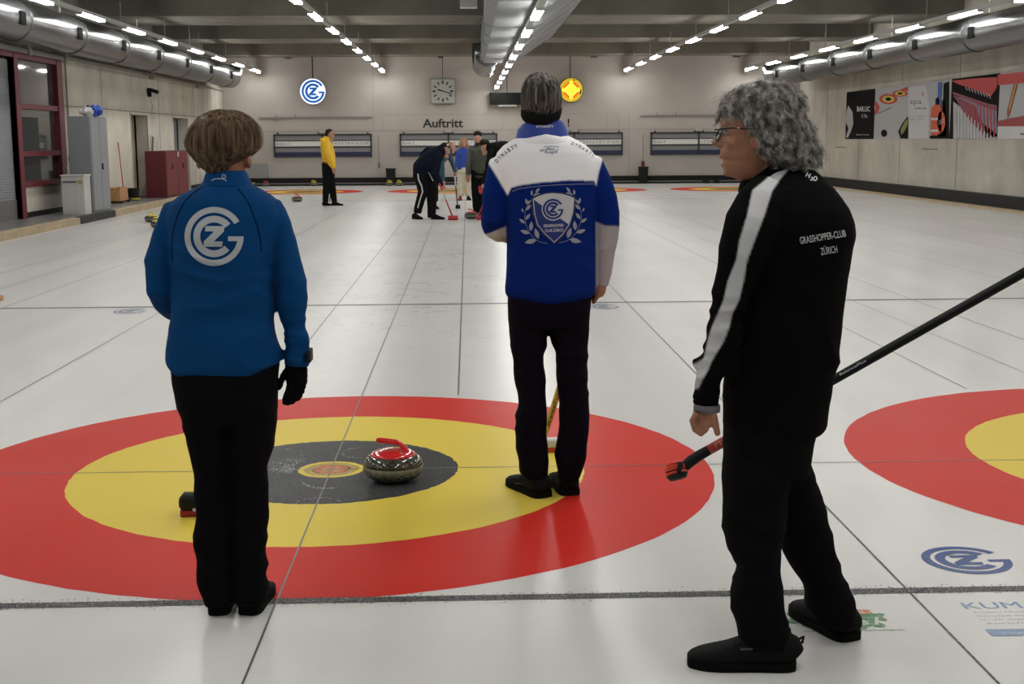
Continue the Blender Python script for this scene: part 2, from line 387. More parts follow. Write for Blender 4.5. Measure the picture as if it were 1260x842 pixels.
# frost marks in the button
FROST = mat('frost', (.62, .62, .62), .6)
fv = []
rr = random.Random(3)
for (cx, cy, r, a0, a1, den) in ((.02, -.22, .12, 190, 290, 90), (.12, .33, .10, 100, 300, 50), (-.18, .02, .06, 90, 270, 260), (-.2, .05, .12, 60, 200, 160), (-.3, .3, .12, 0, 360, 60), (0, -.62, .1, 0, 360, 60)):
    for _ in range(den):
        a = math.radians(rr.uniform(a0, a1)); q = r+rr.gauss(0, .006 if den < 100 else .03); s = rr.uniform(.001, .0028)
        x, y = cx+q*math.cos(a), cy+q*math.sin(a)*1.1; fv.append(poly2d([(x-s, y-s), (x+s, y-s*.6), (x+s*.6, y+s), (x-s, y+s*.7)]))
decal('frost_crumbs', merge(fv), fl(.0027), FROST, ice)['kind'] = 'stuff'
# grit along the back line
gv = []
for _ in range(3800):
    x = rr.uniform(-3.2, 4.2); y = -1.829+rr.gauss(0, .022)+(.012 if rr.random() < .3 else 0)*rr.random(); s = rr.uniform(.0012, .0032); gv.append(poly2d([(x-s, y-s), (x+s, y-s), (x+s, y+s), (x-s, y+s)]))
decal('line_grit', merge(gv), fl(.0027), mat('grit', (.07, .07, .07), .8), ice)['kind'] = 'stuff'
# marks printed in the ice
GBLUE = paint('ice_blue_print', (.055, .095, .25), speck=.12, scale=80, thr=.68); PBLUE = paint('ice_pale_blue', (.22, .34, .52), speck=.2, scale=80, thr=.62)
FBLUE = paint('ice_faint_blue', (.2, .24, .33), speck=.2, scale=40, thr=.6)
tag(decal('ice_emblem', gcz(2.53, -1.508, .163, 1, 1, 0, True), fl(.0012), GBLUE, None, loc=(2.53, -1.508, 0)), 'blue round club emblem frozen in the ice at the lower right', 'emblem', 'club emblems frozen in the ice')
for X, lab in ((-2.5, 'faint blue club emblem in the ice at the hog line left of the woman'), (1.94, 'faint blue club emblem in the ice at the hog line beside the tall man')):
    tag(decal('ice_emblem', gcz(X, 6.09, .15, 1, 1.25, 0, True), fl(.0012), FBLUE, None, loc=(X, 6.09, 0)), lab, 'emblem', 'club emblems frozen in the ice')
def T(s, h, width=None, bold=0., **k): return text2d(s, h, width, bold, **k)
ku = thing('sponsor_print', (2.5, -2.1, 0), 'pale blue sponsor lettering in the ice at the lower right corner', 'printed sign')
decal('lettering', xf(T('KUMATEC', .062, .44), 2.335, -2.02, 0, False), fl(.0012), PBLUE, ku)
gl = []
for i, s in enumerate(('Sanitary Heating Air Kitchen Bath', 'Service Installation', 'in all weathers', 'Zurich and region')):
    decal('small_lettering', xf(T(s, .011, [.42, .3, .24, .34][i]), 2.345, -2.058-i*.034, 0, False), fl(.0012), paint('ice_grey_print', (.25, .25, .25), speck=.3, scale=80, thr=.6), ku)
decal('blue_bar', sm(2.325, 2.78, -2.262, -2.205), fl(.0012), PBLUE, ku); decal('bar_lettering', xf(T('www.kumatec', .018, .22), 2.36, -2.244, 0, False), fl(.0018), mat('print_white', (.5, .5, .5), .4), ku)
gp = thing('sponsor_print', (1.9, -2.12, 0), 'green and orange sponsor lettering in the ice behind the shoe of the man in black', 'printed sign')
gcol = paint('ice_green_print', (.10, .24, .12), speck=.2, scale=70, thr=.6); ocol = paint('ice_orange_print', (.5, .2, .12), speck=.3, scale=70, thr=.58)
bl = []
for cx, cy, r in ((1.77, -2.09, .062), (1.955, -2.115, .062), (2.0, -2.075, .04), (1.89, -2.06, .03)):
    bl.append(poly2d([(cx+r*(1+.28*math.sin(5*a+cx*9))*math.cos(a), cy+r*(1+.28*math.sin(5*a+cx*9))*math.sin(a)) for a in [2*PI*i/26 for i in range(26)]]))
for i_, q_ in enumerate(bl): decal('green_blot', q_, fl(.0009+.0002*i_), gcol, gp)
for q_ in (xf(T('v', .07, .05, .02), 1.74, -2.13, 0, False), xf(T('e', .06, .045, .02), 1.925, -2.145, 0, False), xf(T('l', .07, .012, .01), 1.985, -2.145, -.3, False)): decal('white_letters', q_, fl(.0018), mat('ice_white_print', (.55, .56, .54), .4), gp)
for q_ in (poly2d([(1.74, -2.03), (1.83, -2.01), (1.84, -1.985), (1.76, -1.98)]), poly2d([(1.90, -2.045), (2.0, -2.055), (2.01, -2.015), (1.93, -2.0)])): decal('orange_blot', q_, fl(.0021), ocol, gp)
decal('lettering', xf(T('der gute Geschmack', .016, .33), 1.74, -2.2, 0, False), fl(.0012), gcol, gp)

# walkways
WALK = mat('walkway_floor', (.16, .155, .15), .35, var=.1, vscale=2); TAN = mat('kerb_tan', (.40, .31, .20), .75, var=.15, vscale=6)
tag(boxo('floor_walkway_left', -9.6, -6.98, FRONT, BACK, -.1, WZ, WALK), kind='structure')
kl = boxo('trim_1', -6.98, -6.8, FRONT, BACK, -.1, WZ-.002, TAN); tag(kl, kind='structure')
kr = boxo('trim_2', 11.9, 12.15, FRONT, BACK, -.1, .05, TAN); tag(kr, kind='structure')
boxo('black_skirting', 12.15, XR+.02, FRONT, BACK, -.1, .30, BLACK, kr)
tag(boxo('kerb_mat', -6.90, -6.785, 19.4, 21.9, .0, WZ+.012, mat('kerb_mat', (.03, .03, .032), .8), loc=(-6.9, 20.6, 0)), 'black rubber mat folded over the tan kerb below the lockers', 'mat')
# back wall
bw = boxo('wall_back', XL-1.8, XR+.3, BACK, BACK+.3, -.1, 5.8, BACKW); tag(bw, kind='structure')
SEAM = mat('wall_seam', (.3, .285, .27), .8)
seams = [(-7.6, 12.2, 1.885, 1.905)]+[(-2.62, -2.6, 1.9, 4.4), (6.36, 6.38, 0.3, 2.4), (11.4, 11.42, 1.9, 4.4)]
bm = BM()
for x0, x1, z0, z1 in seams: box(bm, x0, x1, BACK-.006, BACK+.01, z0, z1)
for x0, x1 in ((-2.31, 6.0),):
    box(bm, x0, x1, BACK-.006, BACK+.01, 2.44, 2.455); box(bm, x0, x0+.015, BACK-.006, BACK+.01, 1.9, 2.455); box(bm, x1, x1+.015, BACK-.006, BACK+.01, 1.9, 2.455)
    for x in (1.9, 5.6): box(bm, x, x+.012, BACK-.006, BACK+.01, 1.9, 2.455)
link('panel_seam', tomesh(bm), SEAM, bw)
for x0, x1 in ((-6.6, -2.66), (6.75, 10.6)):
    bm = BM(); box(bm, x0, x1, BACK-.06, BACK-.02, 2.35, 2.39)
    for k in (.6, 1.27): box(bm, x0+k-.02, x0+k+.02, BACK-.06, BACK, 2.39, 2.47)
    box(bm, x0+.45, x0+.65, BACK-.09, BACK-.02, 2.33, 2.40) if x0 < 0 else None
    tag(link('wall_rail', tomesh(bm), mat('rail_grey', (.22, .21, .2), .5), None, (x0, BACK-.04, 2.35)), 'long thin grey rail on the back wall above the %s scoreboard' % ('leftmost' if x0 < 0 else 'rightmost'), 'rail')
for z0, z1, n in ((.10, .27, 'upper'), (-.0, .055, 'lower')):
    tag(boxo('baseboard_back', -7.0, 11.9, BACK-.10 if z0 > .05 else BACK-.3, BACK, z0, z1, BLACK), kind='structure')
tag(boxo('baseboard_back', -7.0, 11.9, BACK-.07, BACK, .055, .10, mat('bumper_light', (.35, .34, .32), .7)), kind='structure')
tag(boxo('padded_panel', -7.05, -6.35, BACK-.12, BACK-.02, .27, .78, mat('panel_grey', (.27, .27, .265), .8), bev=.01, loc=(-6.7, BACK-.07, .27)), 'low grey panel against the back wall beside the woman\'s head', 'panel')
# left wall with door openings
lw = BM()
holes = [(27.75, 29.5, WZ, 2.25), (32.6, 34.6, WZ, 2.25)]
def wallseg(y0, y1, z0, z1): box(lw, XL-.35, XL, y0, y1, z0, z1)
wallseg(22.0, 27.75, 0, 3.36); wallseg(27.75, 29.5, 2.25, 3.36); wallseg(29.5, 32.6, 0, 3.36); wallseg(32.6, 34.6, 2.25, 3.36); wallseg(34.6, BACK, 0, 3.36)
wallseg(19.35, 22.0, 0, .80); wallseg(19.35, 22.0, 3.2, 3.36); wallseg(FRONT, 15.75, 0, 3.36); wallseg(15.75, 19.35, 3.15, 3.36)
box(lw, XL-1.8, XL-.1, FRONT, BACK, 3.36, 3.5)
wl = link('wall_left', tomesh(lw), CONC); tag(wl, kind='structure')
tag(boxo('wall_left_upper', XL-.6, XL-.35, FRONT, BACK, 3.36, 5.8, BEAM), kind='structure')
bm = BM()
for y in (22.35, 25.2, 30.9, 35.6, 38.4): box(bm, XL-.01, XL+.004, y, y+.02, WZ, 3.36)
for z in (2.32,): box(bm, XL-.01, XL+.004, 22.0, BACK, z, z+.018)
link('formwork_seam', tomesh(bm), mat('seam_dark', (.16, .15, .13), .9), wl)
# rooms behind the openings
BEI = mat('corridor_wall', (.62, .52, .36), .8)
r1 = boxo('wall_corridor', XL-1.9, XL-1.7, 27.0, 35.4, 0, 2.6, BEI); tag(r1, kind='structure')
bm = BM(); box(bm, XL-1.8, XL-.3, 29.5, 29.7, 0, 2.5); box(bm, XL-1.8, XL-.3, 27.5, 27.7, 0, 2.5); box(bm, XL-1.8, XL-.3, 34.6, 34.8, 0, 2.5); box(bm, XL-1.8, XL-.3, 27.5, 34.8, 2.4, 2.5)
tag(link('wall_corridor_side', tomesh(bm), BEI), kind='structure')
d2 = thing('door_2', (XL-.32, 33.6, WZ), 'grey door leaf inside the far left doorway', 'door'); d2['kind'] = 'structure'
boxo('door_leaf', XL-.36, XL-.32, 32.7, 34.55, WZ, 2.2, GREY, d2)
bm = BM(); box(bm, XL-.01, XL+.015, 27.70, 27.75, WZ, 2.29); box(bm, XL-.01, XL+.015, 29.5, 29.55, WZ, 2.29); box(bm, XL-.01, XL+.015, 27.7, 29.55, 2.25, 2.29)
box(bm, XL-.01, XL+.015, 32.55, 32.6, WZ, 2.29); box(bm, XL-.01, XL+.015, 34.6, 34.65, WZ, 2.29); box(bm, XL-.01, XL+.015, 32.55, 34.65, 2.25, 2.29)
tag(link('trim_3', tomesh(bm), mat('door_trim', (.5, .47, .42), .7)), kind='structure')
bb = BM()
for a, b in ((22.2, 27.7), (29.6, 32.5), (34.7, BACK), (19.4, 22.0)): box(bb, XL-.01, XL+.03, a, b, WZ, WZ+.1)
tag(link('baseboard_left', tomesh(bb), BLACK), kind='structure')
# rail and conduits
bm = BM(); box(bm, XL, XL+.10, 12, 22.3, 3.25, 3.34); box(bm, XL, XL+.06, 22.3, BACK, 3.30, 3.36)
for y in (18.0, 19.9, 22.2, 30.0, 36): box(bm, XL, XL+.14, y-.08, y+.08, 3.22, 3.42)
tag(link('wall_rail', tomesh(bm), mat('rail_light', (.34, .33, .3), .5), None, (XL, 20, 3.25)), 'long grey metal rail running along the top of the left wall below the round duct', 'rail')
bm = BM(); box(bm, XL, XL+.03, 22.45, 22.49, 1.25, 3.25); box(bm, XL, XL+.06, 22.38, 22.55, 1.15, 1.3); box(bm, XL, XL+.04, 22.42, 22.5, .95, 1.1)
tag(link('conduit', tomesh(bm), mat('conduit_grey', (.2, .2, .19), .5), None, (XL, 22.47, 1.0)), 'thin vertical cable conduit with a switch on the concrete wall left of the grey locker', 'conduit')
cm = thing('wall_camera', (XL, 29.7, 2.7), 'small dark camera bracket high on the left wall above the beige doorway', 'camera')
boxo('bracket', XL, XL+.1, 29.66, 29.74, 2.75, 2.98, BLACK, cm); link('body', tomesh(tube(BM(), [(Vector((XL+.1, 29.6, 2.93)), .05, .05), (Vector((XL+.32, 29.5, 2.86)), .05, .05)])), BLACK, cm)
link('cable', tomesh(tube(BM(), [(Vector((XL+.03, 29.7, 2.8)), .006, .006), (Vector((XL+.06, 29.95, 2.5)), .006, .006), (Vector((XL+.03, 29.8, 2.28)), .006, .006)], 6)), mat('cable', (.3, .3, .28), .6), cm)
# red framed glazing
gf = BM()
for y in (19.02, 21.6): box(gf, XL-.06, XL+.10, y, y+(.22 if y < 20 else .36), WZ if y < 20 else .72, 3.24)
for z in (2.2, 1.30, .72): box(gf, XL-.04, XL+.08, 19.2, 21.7, z, z+.10)
box(gf, XL-.04, XL+.09, 15.5, 21.9, 3.14, 3.26)
box(gf, XL-.06, XL+.08, 19.02, 19.24, WZ, 3.2)
wn = link('window_1', tomesh(gf), RED); tag(wn, kind='structure')
GLASS = mat('dark_glass', (.05, .055, .055), .04, spec=.8, coat=.5)
for a, b, in ((.82, 1.30), (1.40, 2.2), (2.30, 3.14)): boxo('pane', XL-.02, XL-.005, 19.24, 21.6, a, b, GLASS, wn)
box_ = boxo('white_sheet', XL-.5, XL-.45, 19.3, 21.0, .8, 3.1, mat('inner_pale', (.3, .3, .3), .8), wn)
sl = BM(); n = 52
prof = []
for i in range(n):
    z = .5+i*(2.6/n); zz = 2.6/n
    box(sl, XL-.06, XL-.02, 15.8, 19.0, z, z+zz*.82); box(sl, XL-.06, XL-.035, 15.8, 19.0, z+zz*.82, z+zz)
sh = link('roller_shutter', tomesh(sl), mat('shutter_grey', (.22, .235, .245), .5), None, (XL-.18, 17.4, .5)); tag(sh, 'grey ribbed roller shutter at the far left edge behind the red frame', 'shutter')
tag(boxo('wall_plinth', XL-.35, XL-.01, 15.8, 19.02, 0, .5, mat('plinth', (.13, .12, .12), .6)), kind='structure')
# right wall
rw = boxo('wall_right', XR, XR+.3, FRONT, BACK, -.1, 5.8, CONC); tag(rw, kind='structure')
bm = BM()
for y in (33.2, 29.4, 25.2, 21.0, 36.8): box(bm, XR-.004, XR+.01, y, y+.02, .3, 4.4)
for y, z in ((34.5, 1.25), (26.5, 1.25)): box(bm, XR-.004, XR+.01, y, y+1.2, z, z+.025)
link('formwork_seam', tomesh(bm), MATS['seam_dark'], rw)
tag(boxo('orange_board', 11.2, 11.85, 35.0, 35.1, 0, .17, mat('orange_board', (.55, .12, .03), .6), loc=(11.5, 35, 0)), 'small orange board on the ice by the right wall behind the man in black', 'board')
# wall behind camera
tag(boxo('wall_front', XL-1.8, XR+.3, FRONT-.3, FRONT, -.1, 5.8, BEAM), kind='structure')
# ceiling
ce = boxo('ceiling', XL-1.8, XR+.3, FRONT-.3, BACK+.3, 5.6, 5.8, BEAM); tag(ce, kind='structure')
bx = [(39.3, 40.5)]+[(32.15-7*k, 33.95-7*k+(.7 if k else 0)) for k in range(7)]
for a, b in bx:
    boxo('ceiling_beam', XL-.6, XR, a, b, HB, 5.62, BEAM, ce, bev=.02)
# ------------------------------------------------------------------ light tracks
LM = bpy.data.materials.new('lamp_tube'); LM.use_nodes = True
b = LM.node_tree.nodes['Principled BSDF']; b.inputs['Base Color'].default_value = (.8, .8, .8, 1); b.inputs['Emission Color'].default_value = (1, .985, .95, 1); b.inputs['Emission Strength'].default_value = LAMP
names = ['leftmost ceiling light track, above the round duct on the left', 'second ceiling light track from the left, above the lit blue emblem', 'middle ceiling light track, hung below the grey box duct', 'second ceiling light track from the right, ending on the bare back wall', 'rightmost ceiling light track, above the poster wall']
tubeme = None
for i, (X, Z) in enumerate(((-6.5, 3.93), (-2.23, 3.93), (1.70, 3.36), (6.2, 3.93), (10.42, 3.93))):
    t = thing('light_track', (X, 15, Z), names[i], 'ceiling light', 'ceiling light tracks')
    boxo('housing', X-.045, X+.045, -8, 40.1, Z+.02, Z+.09, TRACK, t)
    k = 0; Y = 39.3; boxo('end_cap', X-.075, X+.075, 40.1, 40.12, Z-.07, Z+.09, TRACK, t)  # end cap added as an opaque shade, blocks grazing lamp light toward the back wall
    for yy in range(-6, 40, 4): boxo('hanger', X-.008, X+.008, yy-.008, yy+.008, Z+.09, HB if i != 2 else 3.52, TRACK, t)
    while Y > -8:
        if tubeme is None:
            b_ = BM(); box(b_, -.06, .06, -.76, .76, -.022, .02); tubeme = tomesh(b_); tubeme.materials.append(TRACK); tubeme.materials.append(LM)
            for p_ in tubeme.polygons: p_.material_index = 1 if (p_.normal.z < -.5 or abs(p_.normal.x) > .5) else 0
        me = tubeme
        o = bpy.data.objects.new('lamp', tubeme); COL.objects.link(o); o.parent = t; o.location = (0, Y-15, 0.0); OFF[o.name] = OFF[t.name]
        Y -= 3.25
# ------------------------------------------------------------------ ducts
def round_duct(X, Z, r, y0, y1, lab, side, per=3.3, bend=0):
    t = thing('air_duct', (X, y0, Z), lab, 'duct')
    pts = []; n = int((y1-y0)/.055)
    for i in range(n+1):
        y = y0+(y1-y0)*i/n; rr_ = r+(.004 if i % 2 else 0); pts.append((Vector((X, y, Z)), rr_, rr_))
    for q in range(1, 8):
        a = q/7*PI/2; pts.append((Vector((X, y1+r*math.sin(a), Z+ (r*(1-math.cos(a)))*1.0)), r*.98, r*.98))
    bm = tube(BM(), pts, 28, u=Vector((1, 0, 0))) if not bend else tube(BM(), pts[:n+1], 28)
    link('pipe', tomesh(bm), STEEL, t, smooth=True)
    y = y1-1.2
    while y > y0:
        link('collar', tomesh(tube(BM(), [(Vector((X, y, Z)), r+.018, r+.018), (Vector((X, y+.05, Z)), r+.018, r+.018)], 28)), STEEL, t, smooth=False)
        a = math.radians(12); bm = BM(); box(bm, -.012, .03, -.13, .13, -.11, .11)
        for v in bm.verts: v.co = Vector((X+side*(r*math.cos(a)+v.co.x), y-.5+v.co.y, Z-.02+v.co.z))
        link('grille', tomesh(bm), mat('grille_dark', (.004, .004, .004), .9, spec=.03), t)
        y -= per
    for yy in range(int(y0)+2, int(y1), 6): boxo('hanger', X-.01, X+.01, yy-.02, yy+.02, Z+r, 5.6, TRACK, t)
    return t
round_duct(-7.15, 3.66, .36, -6, 38.2, 'round galvanised duct with grilles above the left wall', 1)
round_duct(10.98, 3.62, .35, -6, 38.2, 'round galvanised duct with grilles above the posters on the right', -1)
cd = thing('box_duct', (1.7, 20, 3.6), 'wide grey sheet metal duct down the middle of the ceiling', 'duct')
DUCTG = mat('duct_grey', (.23, .24, .25), .5, metal=.3, var=.08, vscale=2)
def boxduct(y0, y1, dx=0., dz=0., e=0.):
    bm = BM(); sec = [(1.06-dx, 4.40), (1.04-dx, 3.66-dz), (1.14, 3.58-dz), (1.86, 3.58-dz), (2.0, 3.64-dz), (2.95+dx, 4.28), (3.05+dx, 4.40)]
    a = [bm.verts.new((x, y0, z)) for x, z in sec]; c = [bm.verts.new((x, y1, z)) for x, z in sec]; n = len(sec)
    for i in range(n): bm.faces.new((a[i], a[(i+1) % n], c[(i+1) % n], c[i]))
    bm.faces.new(a[::-1]); bm.faces.new(c); return tomesh(bm)
ys = [-7, -2, 3, 8, 13, 17.5, 20.5, 23.3, 26.4, 29.4]
for a, b_ in zip(ys, ys[1:]):
    o = link('duct_section', boxduct(a+.01, b_-.01, .06 if a < 17 else 0, .05 if a < 17 else 0), DUCTG, cd)
for y in ys[1:]: link('flange', boxduct(y-.02, y+.02, .07 if y < 18 else .012, .06 if y < 18 else .012), DUCTG, cd)
pts = [(Vector((1.25, 29.3+i*.5, 3.85)), .36, .36) for i in range(14)]+[(Vector((1.22, 36.0, 3.87)), .36, .36), (Vector((1.2, 36.35, 4.05)), .36, .36), (Vector((1.2, 36.45, 4.6)), .36, .36)]
link('round_end', tomesh(tube(BM(), pts, 24, u=Vector((1, 0, 0)))), STEEL, cd, smooth=True)
pj = thing('ceiling_box', (.6, 20.6, 4.1), 'small pale projector box hanging from the beam at the top centre', 'projector')
p0 = atY(566, 10, 20.8); p1 = atY(587, 2, 20.8)
boxo('body', p0.x, p1.x, 20.6, 20.95, p0.z, p0.z+.16, mat('pale_box', (.55, .55, .52), .5), pj, bev=.01); boxo('hanger', (p0.x+p1.x)/2-.01, (p0.x+p1.x)/2+.01, 20.75, 20.78, p0.z+.15, HB+.6, TRACK, pj)
# ------------------------------------------------------------------ back wall: scoreboards, signs, clock
WH = mat('board_white', (.62, .62, .60), .5); NAVY = mat('board_navy', (.012, .018, .06), .5); BG = mat('board_grey', (.19, .195, .2), .55); FR = mat('board_frame', (.02, .02, .024), .5)
INK = mat('black_ink', (.02, .02, .02), .7); GINK = mat('grey_ink', (.16, .16, .16), .7)
wallmap = lambda y: (lambda a, b: Vector((a, y, b)))
for i, xc in enumerate((-4.40, 0.0, 4.43, 8.84)):
    lab = ['leftmost wide scoreboard on the back wall, behind the person in yellow', 'scoreboard on the back wall below the word Auftritt', 'scoreboard on the back wall right of the man in the white and blue jacket', 'rightmost scoreboard, beside the face of the man in black'][i]
    x0, x1, z0, z1 = xc-1.71, xc+1.71, 1.0, 1.79
    t = thing('scoreboard', (xc, BACK-.05, z0), lab, 'scoreboard', 'scoreboards on the back wall')
    bm = BM(); y0 = BACK-.09
    box(bm, x0, x1, y0, BACK, z1-.05, z1); box(bm, x0, x1, y0, BACK, z0, z0+.03)
    for x in (x0, xc-.03, x1-.05): box(bm, x, x+.055, y0, BACK, z0, z1)
    for z in (1.62-.07, 1.35-.03): box(bm, x0, x1, y0+.01, BACK, z, z+.03)
    link('frame', tomesh(bm), FR, t)
    for a, b_ in ((x0+.05, xc-.03), (xc+.025, x1-.05)):
        boxo('grey_row', a, b_, BACK-.06, BACK-.01, 1.57, 1.745, BG, t); boxo('white_row', a, b_, BACK-.07, BACK-.01, 1.37, 1.56, WH, t)
        boxo('grey_row', a, b_, BACK-.06, BACK-.01, 1.17, 1.345, BG, t); boxo('navy_row', a, b_, BACK-.06, BACK-.01, 1.03, 1.165, NAVY, t)
    decal('lettering', merge([xf(T('Rink %d' % (i+1), .09, .42), x0+.1, 1.415, 0, False), xf(T('1 2 3 4 5 6 7 8 9 10 SUM', .095, 1.5), xc+.09, 1.415, 0, False)]), wallmap(BACK-.073), GINK, t)
    bm = BM()
    for x in (x0+.13, x1-.16, xc-.16, xc+.12): box(bm, x, x+.05, y0, BACK-.02, z1, z1+.06)
    link('clip', tomesh(bm), FR, t)
    link('lamp_hood', tomesh(box(BM(), xc-.13, xc+.13, y0-.02, BACK-.02, z1+.02, z1+.12, .02)), mat('hood_grey', (.35, .35, .34), .5), t)
aw = decal('wall_lettering', merge([xf(T('Auftritt', .29, 1.42, .022), -.90, 2.005, 0, False)]), wallmap(BACK-.008), INK, None, loc=(0, BACK-.01, 2))
tag(aw, 'large black word Auftritt painted on the back wall above the scoreboard', 'lettering')
tag(decal('exclamation_mark', xf(T('!', .27, None, .022), 4.2, 2.005, 0, False), wallmap(BACK-.008), INK, None, loc=(4.2, BACK-.01, 2)), 'black exclamation mark on the back wall beside the tall man\'s collar', 'lettering')
ck = thing('wall_clock', (-.17, BACK-.2, 2.8), 'square grey analogue clock hanging on the back wall', 'clock')
CF = mat('clock_face', (.36, .37, .34), .6)
boxo('case', -.60, .26, BACK-.22, BACK-.08, 2.81, 3.67, mat('clock_case', (.22, .23, .21), .5), ck, bev=.01)
boxo('face', -.57, .23, BACK-.235, BACK-.215, 2.84, 3.64, CF, ck)
hs = []
for h in range(12):
    a = PI/2-h*PI/6; r0, r1 = .25, .36; c, s = math.cos(a), math.sin(a); hs.append(strip2d([(-.17+r0*c, 3.24+r0*s), (-.17+r1*c, 3.24+r1*s)], .06 if h % 3 == 0 else .045))
decal('hour_marks', merge(hs), wallmap(BACK-.237), INK, ck)
decal('minute_hand', strip2d([(-.17-.0, 3.24), (.16, 3.145)], .035), wallmap(BACK-.243), INK, ck)
decal('hour_hand', strip2d([(-.36, 3.30), (-.16, 3.24)], .05), wallmap(BACK-.242), INK, ck)
boxo('hanger', -.18, -.16, BACK-.16, BACK-.14, 3.66, HB, INK, ck); boxo('hanger_plate', -.33, -.14, BACK-.2, BACK-.1, HB-.05, HB, INK, ck)
# lit club sign
BRI = mat('sign_white_glow', (.80, .90, 1.0), .4, emis=.95); BLU = mat('sign_blue_glow', (.010, .10, .38), .4, emis=.55)
bs = thing('illuminated_sign', (-4.64, BACK-.2, 2.8), 'round lit white sign with a blue club emblem hanging left on the back wall', 'sign')
def disc(name, c, r, y0, y1, m, par, n=48): return link(name, tomesh(tube(BM(), [(Vector((c[0], y0, c[1])), r, r), (Vector((c[0], y1, c[1])), r, r)], n)), m, par)
disc('case', (-4.67, 3.25), .45, BACK-.28, BACK-.1, mat('sign_case', (.3, .3, .3), .5), bs); disc('face', (-4.67, 3.25), .435, BACK-.30, BACK-.275, BRI, bs)
decal('emblem', gcz(-4.66, 3.25, .395, 1, 1, 0, True), wallmap(BACK-.305), BLU, bs)
boxo('hanger', -4.69, -4.65, BACK-.2, BACK-.17, 3.7, HB, INK, bs)
ysn = thing('illuminated_sign', (4.27, BACK-.2, 2.8), 'round lit yellow sign with red bars around a diamond, beside the tall man\'s head', 'sign')
YG = mat('sign_yellow_glow', (.75, .55, .02), .4, emis=.35); YB = mat('sign_yellow_bright', (1, .85, .05), .4, emis=.85); RG = mat('sign_red_glow', (.85, .10, .01), .4, emis=.7)
yc = (4.30, 3.26)
disc('case', yc, .43, BACK-.28, BACK-.1, mat('sign_case_dark', (.05, .05, .03), .5), ysn); disc('face', yc, .405, BACK-.30, BACK-.275, YG, ysn)
decal('bright_diamond', poly2d([(yc[0], yc[1]+.33), (yc[0]+.33, yc[1]), (yc[0], yc[1]-.33), (yc[0]-.33, yc[1])]), wallmap(BACK-.304), YB, ysn)
decal('red_bars', merge([strip2d([(yc[0]+sx*.07, yc[1]+sz*.26), (yc[0]+sx*.25, yc[1]+sz*.08)], .07) for sx in (-1, 1) for sz in (-1, 1)]), wallmap(BACK-.308), RG, ysn)
decal('centre_mark', merge([xf(T('CC', .07, .13), yc[0]-.065, yc[1]+.02, 0, False), xf(T('ZH', .07, .17), yc[0]-.085, yc[1]-.07, 0, False)]), wallmap(BACK-.308), mat('olive_ink', (.2, .17, .01), .6), ysn)
decal('rim_mark', merge([ellipse2d(yc[0]+.1, yc[1]+.34, .03, .025, 10), strip2d([(yc[0]+.34, yc[1]+.02), (yc[0]+.32, yc[1]-.15)], .05)]), wallmap(BACK-.308), INK, ysn)
boxo('hanger', 4.26, 4.29, BACK-.2, BACK-.17, 3.68, HB, INK, ysn)
ds = thing('display_box', (2.1, BACK-.2, 2.75), 'long black display box hanging on the back wall left of the tall man\'s head', 'display')
boxo('case', 1.46, 3.4, BACK-.3, BACK-.1, 2.77, 3.18, mat('display_black', (.006, .0065, .0065), .7, spec=.15), ds, bev=.01); boxo('ledge', 1.75, 2.4, BACK-.28, BACK-.12, 2.70, 2.77, mat('ledge_grey', (.28, .27, .26), .6), ds); boxo('hanger', 2.05, 2.08, BACK-.2, BACK-.17, 3.18, HB, INK, ds)
for x in (-5.62, 5.0, 10.0): tag(boxo('ceiling_bracket', x, x+.22, BACK-.2, BACK-.05, HB-.06, HB-.02, mat('bracket_dark', (.1, .09, .08), .7), loc=(x, BACK-.1, HB-.06)), 'small dark bracket under the last ceiling beam, %s' % {-5.62: 'left of the lit blue emblem', 5.0: 'right of the yellow sign', 10.0: 'above the curly grey hair'}[x], 'bracket', 'brackets at the top of the back wall')
for x, lab in ((-2.2, 'black waste bin at the back wall left of the sweepers'), (6.68, 'black waste bin at the back wall beside the rightmost scoreboard')):
    t = thing('waste_bin', (x+.16, BACK-.3, 0), lab, 'bin', 'bins at the back wall')
    link('body', tomesh(tube(BM(), [(Vector((x+.17, BACK-.3, 0.0)), .14, .14), (Vector((x+.17, BACK-.3, .56)), .17, .17)], 16, p=5)), BLACK, t); link('rim', tomesh(tube(BM(), [(Vector((x+.17, BACK-.3, .555)), .18, .18), (Vector((x+.17, BACK-.3, .59)), .18, .18)], 16, p=5)), BLACK, t)
for x, lab in ((8.95, 'left one of two small black rubber blocks at the foot of the back wall'), (9.32, 'right one of two small black rubber blocks at the foot of the back wall'), (1.0, 'small black block at the back wall behind the blue-jacketed woman')):
    tag(boxo('rubber_block', x, x+.2, BACK-.55, BACK-.35, 0, .1, BLACK, bev=.01, loc=(x+.1, BACK-.45, 0)), lab, 'block')
bm = BM(); tube(bm, [(Vector((-2.45, BACK-.03, 1.7)), .008, .008), (Vector((-2.45, BACK-.03, .75)), .008, .008)], 6); box(bm, -2.48, -2.41, BACK-.07, BACK, .6, .8)
tag(link('cord_pull', tomesh(bm), GINK, None, (-2.45, BACK-.03, .6)), 'thin cord with a grip hanging at the left side of the Auftritt scoreboard', 'cord')
bm = BM(); tube(bm, [(Vector((6.87, BACK-.03, 1.7)), .008, .008), (Vector((6.87, BACK-.03, .75)), .008, .008)], 6)
t = link('cord_pull', tomesh(bm), GINK, None, (6.87, BACK-.03, .6)); tag(t, 'thin cord with a red grip hanging at the left side of the rightmost scoreboard', 'cord')
link('grip', tomesh(box(BM(), 6.82, 6.92, BACK-.08, BACK-.01, .6, .78, .01)), RED, t)
